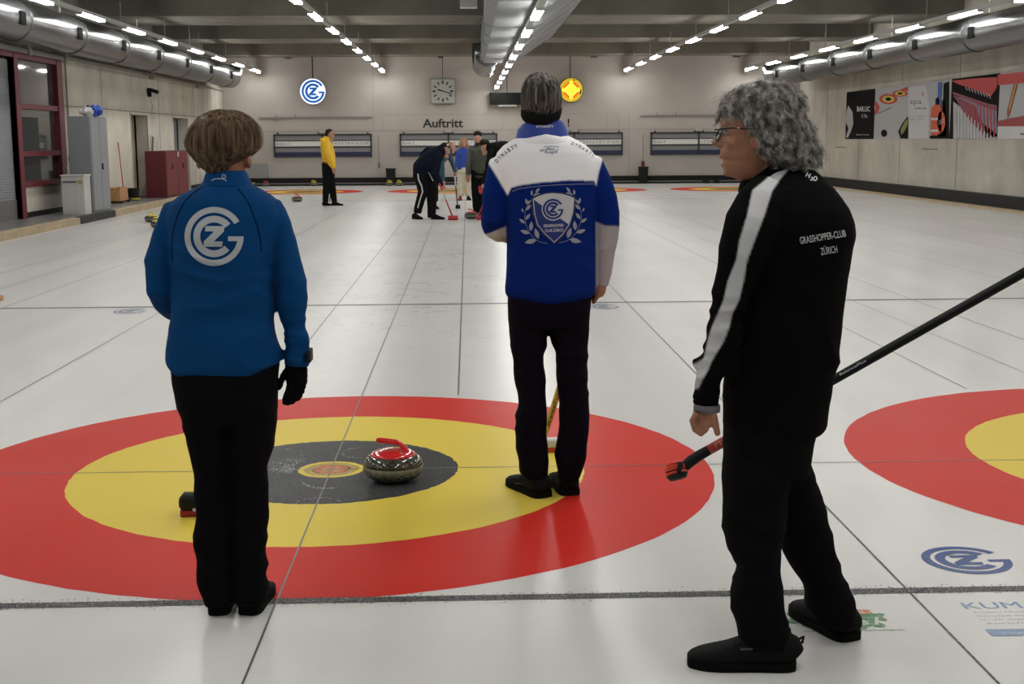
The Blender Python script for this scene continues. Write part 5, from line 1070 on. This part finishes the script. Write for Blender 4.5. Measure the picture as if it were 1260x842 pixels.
decal('lettering', merge([xf(T('GRASSHOPPER-CLUB', 8.6, 57, .005), 985, 300.5, math.radians(9.5)), xf(T('ZÜRICH', 8.8, 20.5, .005), 1010.5, 314, math.radians(9))]), onto(b3, .003), PWH, j3)
decal('neck_lettering', merge([xf(T('H', 5.6, 5.4, .035), 991, 216.5, math.radians(-26)), xf(T('2', 4.2, 3, .03), 996.6, 221.2, math.radians(-26)), xf(T('O', 5.6, 5.4, .035), 999.5, 221, math.radians(-26))]), onto(bvh((lambda m_: (m_.transform(Matrix.Translation(OFF[c3.name])), m_)[1])(c3.data.copy()), (lambda m_: (m_.transform(Matrix.Translation(OFF[j3.name])), m_)[1])(j3.data.copy())), .003), PWH, j3)
link('cuff', tomesh(tube(BM(), limb([(870, 497.5, 16.4, -.1), (869.8, 501, 16.9, -.1), (869.5, 506, 16.6, -.1)], Y3), 20)), mat('cuff_grey', (.13, .13, .13), .8), j3, smooth=True)
bm = BM()
for rows in (p3_, la3, lb3): tube(bm, slices(rows, Y3), 28, 2.3)
me = remesh(bm, .0065, 3); px = toPX(verts(me)); wrinkle(me, .008, (5, 5, 9), 9.1, 0, mask=np.clip((px[:, 1]-530)/60, 0, 1)); link('trousers', me, TROU, M3, smooth=True)
sA = shoe(M3, 1.640, -2.475, 1.325, -2.435, .108, .115); sB = shoe(M3, 1.868, -2.285, 1.765, -1.995, .105, .11)
decal('shoe_lettering', xf(T('BalancePlus', 3.2, 20.5, .01), 911.5, 800.5, math.radians(2)), onto(bvh((lambda m_: (m_.transform(Matrix.Translation(OFF[sA.name])), m_)[1])(sA.data.copy())), .003), MATS['shoe_print'], sA)
link('heel_loop', tomesh(tube(BM(), [(Vector((1.645, -2.475, .085)), .004, .006), (Vector((1.665, -2.475, .095)), .004, .006), (Vector((1.66, -2.475, .075)), .004, .006)], 8)), SHOE, sA)
# curly grey hair
HC1 = hairmat('grey_hair', (.03, .027, .023), (.20, .185, .165), sc=10, zst=.8); HC2 = hairmat('grey_strands', (.075, .068, .06), (.62, .59, .54), sc=14, zst=.7)
hrow = [(101, 930, 951, .03), (105, 918, 962, .06), (110, 907, 972, .08), (117, 897, 980, .094), (125, 890.5, 986, .102), (134, 886.5, 990, .106), (142, 888, 993, .108), (149, 895, 995.5, .108), (158, 904, 998, .108), (167, 910, 1001, .108), (177, 917, 1004, .108), (186, 926, 1005.5, .106), (193, 934, 1004, .102), (199, 941, 999, .096), (204, 948, 992, .085)]
bm = tube(BM(), slices(hrow, Y3), 36, 2.1); me = remesh(bm, .0055, 3); wrinkle(me, .012, (13, 13, 13), 3.3, .004, ridged=False)
hb = link('hair', me, HC1, M3, smooth=True)
m_ = me.copy(); m_.transform(Matrix.Translation(OFF[hb.name])); co = verts(m_); nn = norms(m_); rg = random.Random(21); P = []
cen = np.array(atY(945, 150, Y3))
ZB3 = atY(960, 203, Y3).z
for k in range(640):
    i = rg.randrange(len(co)); p0_ = co[i]; n_ = nn[i]; low = float(np.clip((cen[2]+.01-p0_[2])/.08, 0, 1))
    down = np.array([.25, 0, -1.]); g1 = down-n_*(down@n_); g1 /= np.linalg.norm(g1)+1e-6
    if p0_[2] > cen[2]+.04: g1 = g1*.5+np.array([rg.gauss(.1, .6), rg.gauss(0, .6), 0]); g1 -= n_*(g1@n_); g1 /= np.linalg.norm(g1)+1e-6
    side = np.cross(n_, g1); side /= np.linalg.norm(side)+1e-6; ln = min(rg.uniform(.028, .055), max(0, p0_[2]-ZB3)+.012); am = rg.uniform(.004, .008)*(1+.5*low); ph = rg.uniform(0, 6.3); fq = rg.uniform(4., 8.5); swy = rg.gauss(0, .35); out = rg.uniform(.02, .18)
    for w_ in range(13):
        o1 = side*rg.gauss(0, .006)+g1*rg.gauss(0, .012); a2 = am*rg.uniform(.8, 1.2); p2_ = ph+rg.gauss(0, .25); fuzz = rg.uniform(.2, .5) if rg.random() < .09 else 0; pts = []
        for q in range(10):
            f = q/9; pull = 1-.5*f; pts.append(p0_+o1*pull-n_*.003+(g1+side*swy)*ln*f+n_*(ln*(out+fuzz)*f*(1-.6*f)+.004*math.sin(f*PI))+side*a2*math.sin(p2_+fq*f)*f**.5+n_*a2*.7*math.cos(p2_+fq*f))
        P.append(np.array(pts))
for k in range(45):  # wisps at the forehead
    p = np.array(atY(rg.uniform(888, 905), rg.uniform(112, 130), Y3+rg.uniform(-.04, .05))); d_ = np.array([-1, rg.gauss(0, .3), rg.uniform(-.25, .55)]); ln = rg.uniform(.015, .05)
    P.append(np.array([p+d_*ln*f+np.array([0, 0, -.02*f*f]) for f in np.linspace(0, 1, 7)]))
strands(P, .00065, 'hair_strands', HC2, hb)['kind'] = 'stuff'
# his broom, held level in the far hand
YQ = -2.04
t = thing('curling_broom', tuple(atY(832, 580, YQ)), 'long black broom with an orange round head held slanting behind the man in black', 'broom', 'curling brooms')
LA = np.array([836., 570.]); LB = np.array([1290., 317.])
def bp_(x, off=0.): f = (x-889)/(1260-889); return atY(x, 544.5+f*(335.5-544.5)+off, YQ+.0)
o = link('shaft', tomesh(tube(BM(), [(bp_(x), .0155, .0155) for x in (878, 960, 1050, 1150, 1240, 1330)], 16)), mat('shaft_black', (.004, .004, .004), .5, spec=.15), t, smooth=True)
link('red_sleeve', tomesh(tube(BM(), [(bp_(x), .0168, .0168) for x in (872, 905)], 16)), mat('sleeve_red', (.35, .012, .012), .35), t, smooth=True)
link('head_socket', tomesh(tube(BM(), [(bp_(842, 4), .017, .017), (bp_(850, 1), .0185, .0185), (bp_(862), .0175, .0175), (bp_(874), .0165, .0165)], 16, roundcap=True)), BLACK, t, smooth=True)
for nm, s, xa, ya, xb, yb, h_, mm in (('sleeve_lettering', 'PERF', 881, 551.5, 903, 539.5, 6, mat('print_orange', (.5, .2, .1), .5)), ('shaft_lettering', 'BalancePlus', 1034, 462.5, 1066, 445, 3, SILV)):
    decal(nm, xf(T(s, h_, math.hypot(xb-xa, yb-ya), .01), xa, ya, math.atan2(ya-yb, xb-xa)), onto(bvh((lambda m_: (m_.transform(Matrix.Translation(OFF[o.name])), m_)[1])(o.data.copy())), .003, YQ-.02), mm, t)
hc = atY(831.5, 578, YQ); ax = Vector((.22, -.45, -1)).normalized(); ORG = mat('head_orange', (.62, .045, .012), .35)
def dsc(nm, z0, z1, r, m, rr2=None): return link(nm, tomesh(tube(BM(), [(hc+ax*z0, r*.9, r*.9), (hc+ax*(z0+.002), r, r), (hc+ax*z1, rr2 or r, rr2 or r)], 28, u=Vector((1, 0, .22)).normalized())), m, t, smooth=False)
dsc('head_top', -.022, -.011, .029, ORG); dsc('head_disc', -.011, .003, .036, ORG); dsc('groove', .003, .006, .034, BLACK); dsc('head_disc', .006, .016, .037, ORG); dsc('pad', .016, .032, .036, mat('pad_black', (.01, .01, .01), .8), .028)
link('hinge', tomesh(tube(BM(), [(hc+Vector((.010, -.022, .022)), .010, .010), (hc+Vector((.004, -.034, .006)), .009, .009)], 12, roundcap=True)), BLACK, t, smooth=True)
# hidden far hand grips the shaft (part of the body's reach)
bm = BM(); g0 = bp_(968)
for k in range(4):
    c = bp_(958+k*7); tube(bm, [(c+Vector((0, -.026, .012)), .009, .009), (c+Vector((0, -.004, .028)), .009, .009), (c+Vector((0, .024, .010)), .009, .009), (c+Vector((0, .02, -.016)), .008, .008)], 10, roundcap=True)
tube(bm, [(bp_(960)+Vector((0, -.03, .01)), .02, .03), (bp_(976)+Vector((0, -.032, .012)), .02, .03)], 12, roundcap=True)
link('hand', remesh(bm, .0045, 3), SKIN, M3, smooth=True)
# ------------------------------------------------------------------ players at the far end
def person(Y, base, label, jac, jm, tro, tm, head, hm, hair, skin=(), shoes=(), extra=(), group='players at the far end', sm_=SKINF):
    t = thing('person', base, label, 'person', group)
    v = .011 if Y < 22 else .014
    bm = BM(); all_ = [(q, 1.) for q in jac]+[(q, 1.) for q in tro]
    for q, _ in all_: tube(bm, [(p_, w_*.7, d_*.7) for p_, w_, d_ in limb(q, Y)], 14)
    for q in skin: tube(bm, limb(q, Y), 12, roundcap=True)
    hx, hy, hr, face = head; m_ = mpp(Y); c = atY(hx, hy, Y); ell(bm, c, hr*m_*.82 if face in 'lr' and False else hr*m_*.9, hr*m_*.95, hr*m_*1.22); 
    fd = {'l': Vector((-1, -.2, 0)), 'r': Vector((1, -.2, 0)), 'c': Vector((0, -1, 0))}[face].normalized()
    ell(bm, c+fd*hr*m_*.95+Vector((0, 0, -.01)), .016, .018, .022); ell(bm, c+fd*hr*m_*.55+Vector((0, 0, -hr*m_*.75)), hr*m_*.5, hr*m_*.5, hr*m_*.4)
    tube(bm, [(c+Vector((0, 0, -hr*m_*.9)), .055, .055), (c+Vector((0, .0, -hr*m_*2.0)), .06, .06)], 12)
    link('body', remesh(bm, v, 2), sm_, t, smooth=True)
    sd = Vector((0, 0, 1)).cross(fd)
    for s in (-1, 1): link('eye', tomesh(ell(BM(), c+fd*hr*m_*.86+sd*s*.032+Vector((0, 0, .025)), .011, .011, .009, seg=8)), mat('eye_dark', (.04, .03, .03), .4), t)
    bm = BM()
    for q in jac: tube(bm, limb(q, Y), 18, roundcap=True)
    me = remesh(bm, v, 3); wrinkle(me, .012, (5, 5, 5), Y, 0); jo = link('jacket', me, jm, t, smooth=True)
    bm = BM()
    for q in tro: tube(bm, limb(q, Y), 16, 2.2)
    me = remesh(bm, v, 3); wrinkle(me, .008, (6, 6, 6), Y+3, 0); link('trousers', me, tm, t, smooth=True)
    bm = BM()
    for q in hair: ell(bm, atY(q[0], q[1], Y+(q[4] if len(q) > 4 else .02)), q[2]*m_, (q[5] if len(q) > 5 else q[2]*m_), q[3]*m_)
    me = remesh(bm, .009, 2); wrinkle(me, .006, (20, 20, 9), 2., 0, ridged=False); link('hair', me, hm, t, smooth=True)
    for hx_, hy_, tx_, ty_, wd, hh_ in shoes:
        a = G(hx_, hy_); b_ = G(tx_, ty_); shoe(t, a.x, a.y, b_.x, b_.y, wd, hh_)
    return t, jo
BLK = mat('black_cloth', (.006, .006, .0065), .9, spec=.1); YEL = mat('yellow_jacket', (.72, .43, .010), .6); NVJ = mat('navy_jacket', (.005, .007, .017), .85, spec=.1); HBK = mat('black_hair', (.012, .008, .006), .7, spec=.2); HBL = mat('blond_hair', (.30, .15, .06), .6)
BLJ = mat('royal_blue_sweater', (.010, .045, .28), .7); CRM = mat('cream_trousers', (.52, .47, .36), .8); OLV = mat('olive_jacket', (.045, .052, .032), .8); GSL = mat('grey_sleeve', (.07, .07, .072), .8); TEAL = mat('teal_sleeve', (.012, .05, .08), .7)
# person in yellow
Yy = 26.0; b0 = G(405, 252)
py, _ = person(Yy, (b0.x, Yy, 0), 'person in a yellow hooded jacket and black leggings standing by the leftmost scoreboard', [[(401.5, 173, 5.5), (401.5, 178, 7.5), (403.5, 187, 8), (404.5, 196, 8), (404.5, 200, 8)], [(400, 176, 5, -.1), (402.5, 188, 4.6, -.16), (406.5, 198, 4.2, -.16), (410, 205, 3.2, -.14)]], YEL,
   [[(404, 200, 7.9), (404, 206, 7.8), (403.5, 212, 7)], [(402.5, 210, 6), (401.8, 222, 4.6), (401, 235, 4.1), (400.3, 250.5, 3.2)], [(405.5, 210, 6, .05), (407.8, 222, 4.6, .06), (409.5, 235, 4, .06), (411.8, 250.5, 3.2, .06)]], BLK, (406.8, 165.6, 4.4, 'r'), HBK, [(405, 162.8, 4.8, 4.2), (402.6, 164.5, 2.6, 4)],
   skin=[[(410, 205, 2.4, -.14), (411, 209, 2.7, -.14), (411.5, 213, 1.8, -.14)]])
Yf = G(404, 253).y
for a_, b_ in (((398.5, 252.6), (408, 253.4)), ((410, 252.6), (421.5, 253.6))):
    A_, B_ = G(*a_), G(*b_); shoe(py, A_.x, Yy-.02, B_.x, Yy-.06, .10, .10)
link('hood', remesh(ell(ell(BM(), atY(399.5, 172.5, Yy), .12, .11, .07), atY(401.5, 170.8, Yy), .09, .09, .04), .012, 2), YEL, py, smooth=True)
link('undershirt_hem', tomesh(tube(BM(), limb([(404.4, 199.5, 8.1), (404.3, 201.5, 8.1)], Yy), 18)), mat('orange_hem', (.35, .08, .03), .7), py)
t = thing('curling_broom', (b0.x+.1, Yy+.15, 0), 'thin brown-shafted broom held behind the legs of the person in yellow', 'broom', 'curling brooms')
link('shaft', tomesh(tube(BM(), [(atY(405.6, 249, Yy+.25), .014, .014), (atY(409, 205, Yy+.2), .014, .014)], 10)), mat('shaft_brown', (.25, .12, .07), .5), t); A_ = atY(405.6, 250, Yy+.25); boxo('head', A_.x-.09, A_.x+.09, A_.y-.03, A_.y+.03, 0.0, .05, WH, t, bev=.01)
# sweeper in navy
Ys = 20.1; b0 = G(525, 270.5)
ps, js = person(Ys, (b0.x, Ys, 0), 'sweeper in a navy top, cap and white-striped black trousers bent over a red broom', [[(542.5, 186, 7.5), (536, 192, 11), (527, 199.5, 12.5), (519.5, 208, 12), (518.5, 214, 11)], [(539, 192, 6, -.1), (536.5, 205, 5.6, -.15), (535.5, 214, 5, -.18), (540, 223, 4, -.2), (543, 227.5, 3.4, -.22)], [(536, 187, 5, .15), (526, 186.5, 5.5, .28), (521, 190, 5.5, .3), (526, 198, 4, .3)]], NVJ,
   [[(518.5, 209, 10.5), (519, 216, 10.5), (521, 222, 9.5)], [(516.5, 214, 8.5, -.06), (519, 226, 7.4, -.1), (521, 236, 6.6, -.12), (517, 247, 5.4, -.05), (513.5, 262, 4.8, 0)], [(524, 214, 9, .06), (529, 226, 7.6, .05), (531.5, 238, 6.4, .02), (531.3, 252, 5.6, 0), (531, 268, 4.9, 0)]], BLK, (548.3, 184, 5.2, 'r'), HBK, [(547.3, 179.6, 5.9, 4.3), (544.6, 182, 3.5, 4.5)], skin=[[(543, 227, 2.8, -.22), (545.5, 230, 3, -.22), (547, 232, 2, -.22)]])
shoe(ps, G(531, 269).x, Ys-.03, G(531, 269).x+.27, Ys-.07, .11, .11); A_ = G(514, 267.5); shoe(ps, A_.x-.07, Ys+.18, A_.x+.11, Ys+.0, .11, .11)
bjs = bvh((lambda m_: (m_.transform(Matrix.Translation(OFF['person.00%d' % 3] if False else OFF[ps.name])), m_)[1])([c for c in ps.children if c.name.startswith('trousers')][0].data.copy()))
decal('white_stripe', strip2d([(514.2, 214), (515, 221), (518.8, 229), (520, 236), (517, 245), (514, 256)], 1.5), onto(bjs, .006), PW, [c for c in ps.children if c.name.startswith('trousers')][0], 3.)
decal('white_stripe', strip2d([(527.5, 212), (531, 219), (533, 223)], 1.2), onto(bvh((lambda m_: (m_.transform(Matrix.Translation(OFF[js.name])), m_)[1])(js.data.copy()), (lambda m_: (m_.transform(Matrix.Translation(OFF[ps.name])), m_)[1])([c for c in ps.children if c.name.startswith('trousers')][0].data.copy())), .006), PW, js, 3.)
link('cap', remesh(ell(ell(BM(), atY(547.3, 178.6, Ys), .085, .09, .055), atY(552.3, 180.2, Ys-.02), .055, .06, .012), .01, 2), HBK, ps, smooth=True); boxo('cap_badge', *(lambda p: (p.x-.02, p.x+.02, p.y-.004, p.y+.004, p.z-.02, p.z+.015))(atY(551, 178.3, Ys-.09)), PW, ps)
def farbroom(A, B, Y, lab, cs_, ch, hl=.2, seg2=None):
    a = atY(A[0], A[1], Y); b_ = atY(B[0], B[1], Y); t = thing('curling_broom', (b_.x, b_.y, 0), lab, 'broom', 'curling brooms')
    o = link('shaft', tomesh(tube(BM(), [(a, .0145, .0145), (Vector((b_.x, b_.y, .09)), .0145, .0145)], 10)), cs_, t, smooth=True)
    link('pale_sleeve', tomesh(tube(BM(), [(lerp(a, Vector((b_.x, b_.y, .09)), .25), .0175, .0175), (lerp(a, Vector((b_.x, b_.y, .09)), .5), .0175, .0175)], 10)), PWH, t)
    link('head', tomesh(tube(BM(), [(Vector((b_.x-hl*.45, b_.y, .045)), .04, .035), (Vector((b_.x-hl*.4, b_.y, .045)), .05, .045), (Vector((b_.x+hl*.6, b_.y, .045)), .05, .045), (Vector((b_.x+hl*.65, b_.y, .045)), .04, .035)], 12, 3, u=Vector((0, 1, 0)))), ch, t, smooth=True); return t
RD = mat('broom_red', (.38, .02, .025), .5)
gb = G(556.5, 247.5)
farbroom((540.5, 225.5), (556, 246), min(gb.y, Ys+5.5) if False else Ys-.3, 'red-headed broom pushed along the ice by the sweeper in navy', RD, RD, .18)
# person hidden behind the sweeper
Yh = 24.0; b0 = G(533, 258)
person(Yh, (b0.x, Yh, 0), 'person in teal and grey sleeves bent down just behind the sweeper in navy', [[(553, 186, 5), (546, 190, 8), (538, 196, 9), (533, 204, 9)], [(549, 190, 5, -.1), (543, 199, 4, -.15), (544.2, 211, 3.4, -.15), (545, 222, 3, -.15)], [(552, 186, 3.6, .1), (554.5, 196, 3.2, .1), (557.5, 204, 2.8, .1), (560, 211, 2.4, .1)]], TEAL,
   [[(533, 203, 9), (532, 210, 9)], [(530.5, 210, 6), (530, 228, 5), (529, 248, 4)], [(534.5, 210, 6, .1), (534.5, 228, 5, .1), (535, 248, 4, .1)]], BLK, (556.2, 180.5, 4, 'r'), HBL, [(555, 178.4, 4.4, 3.6)], skin=[[(545, 222, 2.4, -.15), (546, 226, 2.2, -.15)], [(560, 211, 2, .1), (561, 214, 2, .1)]], shoes=[(528, 257.5, 533, 257.7, .1, .1), (534, 257.3, 539, 257.5, .1, .1)])
farbroom((558.5, 205), (562.5, 221.5), Yh+.1, 'thin black broom held upright by the person behind the sweeper', mat('shaft_dark', (.02, .02, .02), .5), BLACK, .1)
# woman in royal blue with cream trousers
Yb = 28.4; b0 = G(571, 246)
pb, jb = person(Yb, (b0.x, Yb, 0), 'person with long blond hair in a royal blue sweater and cream trousers', [[(570, 186, 5.5), (569.5, 190, 7.5), (569, 198, 7), (568.5, 206, 7)], [(564.5, 187, 2.8, -.03), (562.6, 196, 2.6, -.05), (561.5, 205, 2.3, -.06)], [(574.8, 187, 2.8, 0), (576, 196, 2.6, 0), (576.5, 205, 2.3, 0)]], BLJ,
   [[(570, 206, 7), (570.5, 213, 7.6)], [(566.6, 211, 4.6), (566.4, 224, 4.2), (567, 241.5, 3.7)], [(574.6, 211, 4.6), (575.5, 224, 4.2), (576.5, 241.5, 3.7)]], CRM, (570.6, 176.5, 3.9, 'c'), HBL, [(570.6, 174, 4.7, 4.6, .05), (566.8, 181, 2.2, 6.5, .03), (574.8, 181, 2.2, 6.5, .03)], skin=[[(561.5, 205, 1.8, -.06), (561.2, 209, 1.9, -.06)]])
shoe(pb, G(567, 243).x, Yb+.06, G(567, 243).x-.02, Yb-.2, .1, .09).data.materials[0] = RD; shoe(pb, G(576, 243).x, Yb+.06, G(576, 243).x+.04, Yb-.2, .1, .1)
# man in olive
Yo = 20.9; b0 = G(588, 266)
po, jo = person(Yo, (b0.x, Yo, 0), 'dark-haired bearded man in an olive jacket with grey sleeves and black trousers', [[(588, 181, 6), (588.3, 185, 10), (588.5, 195, 10), (588.7, 205, 9.5), (589, 211, 9.8)]], OLV,
   [[(589, 209, 9.6), (589, 216, 9.4)], [(585.2, 214, 5.8), (584.8, 228, 5), (585, 242, 4.4), (586, 262.5, 3.6)], [(593, 214, 5.8), (594, 228, 5), (593.5, 242, 4.4), (593, 262.5, 3.6)]], BLK, (587.6, 171.5, 4.9, 'c'), HBK, [(587.8, 165, 5.4, 4.0, .04), (587.6, 177.2, 3.3, 2., -.06)], skin=[[(576, 214, 2.6, -.03), (575.4, 219, 3, -.03), (576, 223, 2, -.03)]])
for q in ([(580.5, 184, 4.6, 0), (578.2, 195, 4.2, -.02), (576.6, 205, 3.8, -.03), (576, 214, 3.2, -.03)], [(597, 184, 4.6, 0), (599.5, 195, 4.2, 0), (600.5, 205, 3.8, 0), (600, 214, 3.2, 0)]): link('sleeve', remesh(tube(BM(), limb(q, Yo), 14, roundcap=True), .012, 2), GSL, jo, smooth=True)
for x in (586, 593): A_ = G(x, 264); shoe(po, A_.x, Yo+.06, A_.x-.02, Yo-.2, .1, .1)
# bent sweeper in black behind the tall man
Yk = 19.6
pk, jk = person(Yk, (G(612, 271).x, Yk, 0), 'player in black bent far forward behind the tall man, sweeping at the stone', [[(601, 181, 5.5), (608, 184, 10), (618, 186, 12.5), (630, 189, 13), (638, 196, 12)], [(604, 188, 5, -.15), (602, 202, 4.6, -.2), (599, 216, 4, -.2), (597, 226, 3.4, -.2)], [(606, 188, 5, .15), (610, 206, 4.4, .15), (603, 222, 3.6, .1)]], BLK,
   [[(635, 193, 12), (637, 204, 11.5)], [(634, 202, 8), (628, 222, 7), (632, 244, 5.4), (634, 264, 4.6)], [(641, 202, 8, .1), (640, 222, 7, .1), (645, 244, 5.4, .1), (650, 262, 4.6, .1)]], BLK, (597.3, 180.5, 5, 'l'), HBK, [(596, 175.6, 6.6, 4.5), (600, 179, 4, 5)], skin=[[(597, 226, 2.8, -.2), (595, 230, 3, -.2)]])
for x in (634, 650): A_ = G(x, 271); shoe(pk, A_.x, Yk+.05, A_.x-.26, Yk-.02, .11, .11)
farbroom((605, 226), (589, 260), Yk+.25, 'red-shafted broom reaching the red-handled stone beside the tall man', RD, RD, .11)
link('red_glove', remesh(ell(ell(BM(), atY(592, 236, Yk-.15), .05, .045, .045), atY(590.5, 232, Yk-.15), .032, .032, .06), .01, 2), RD, pk, smooth=True)
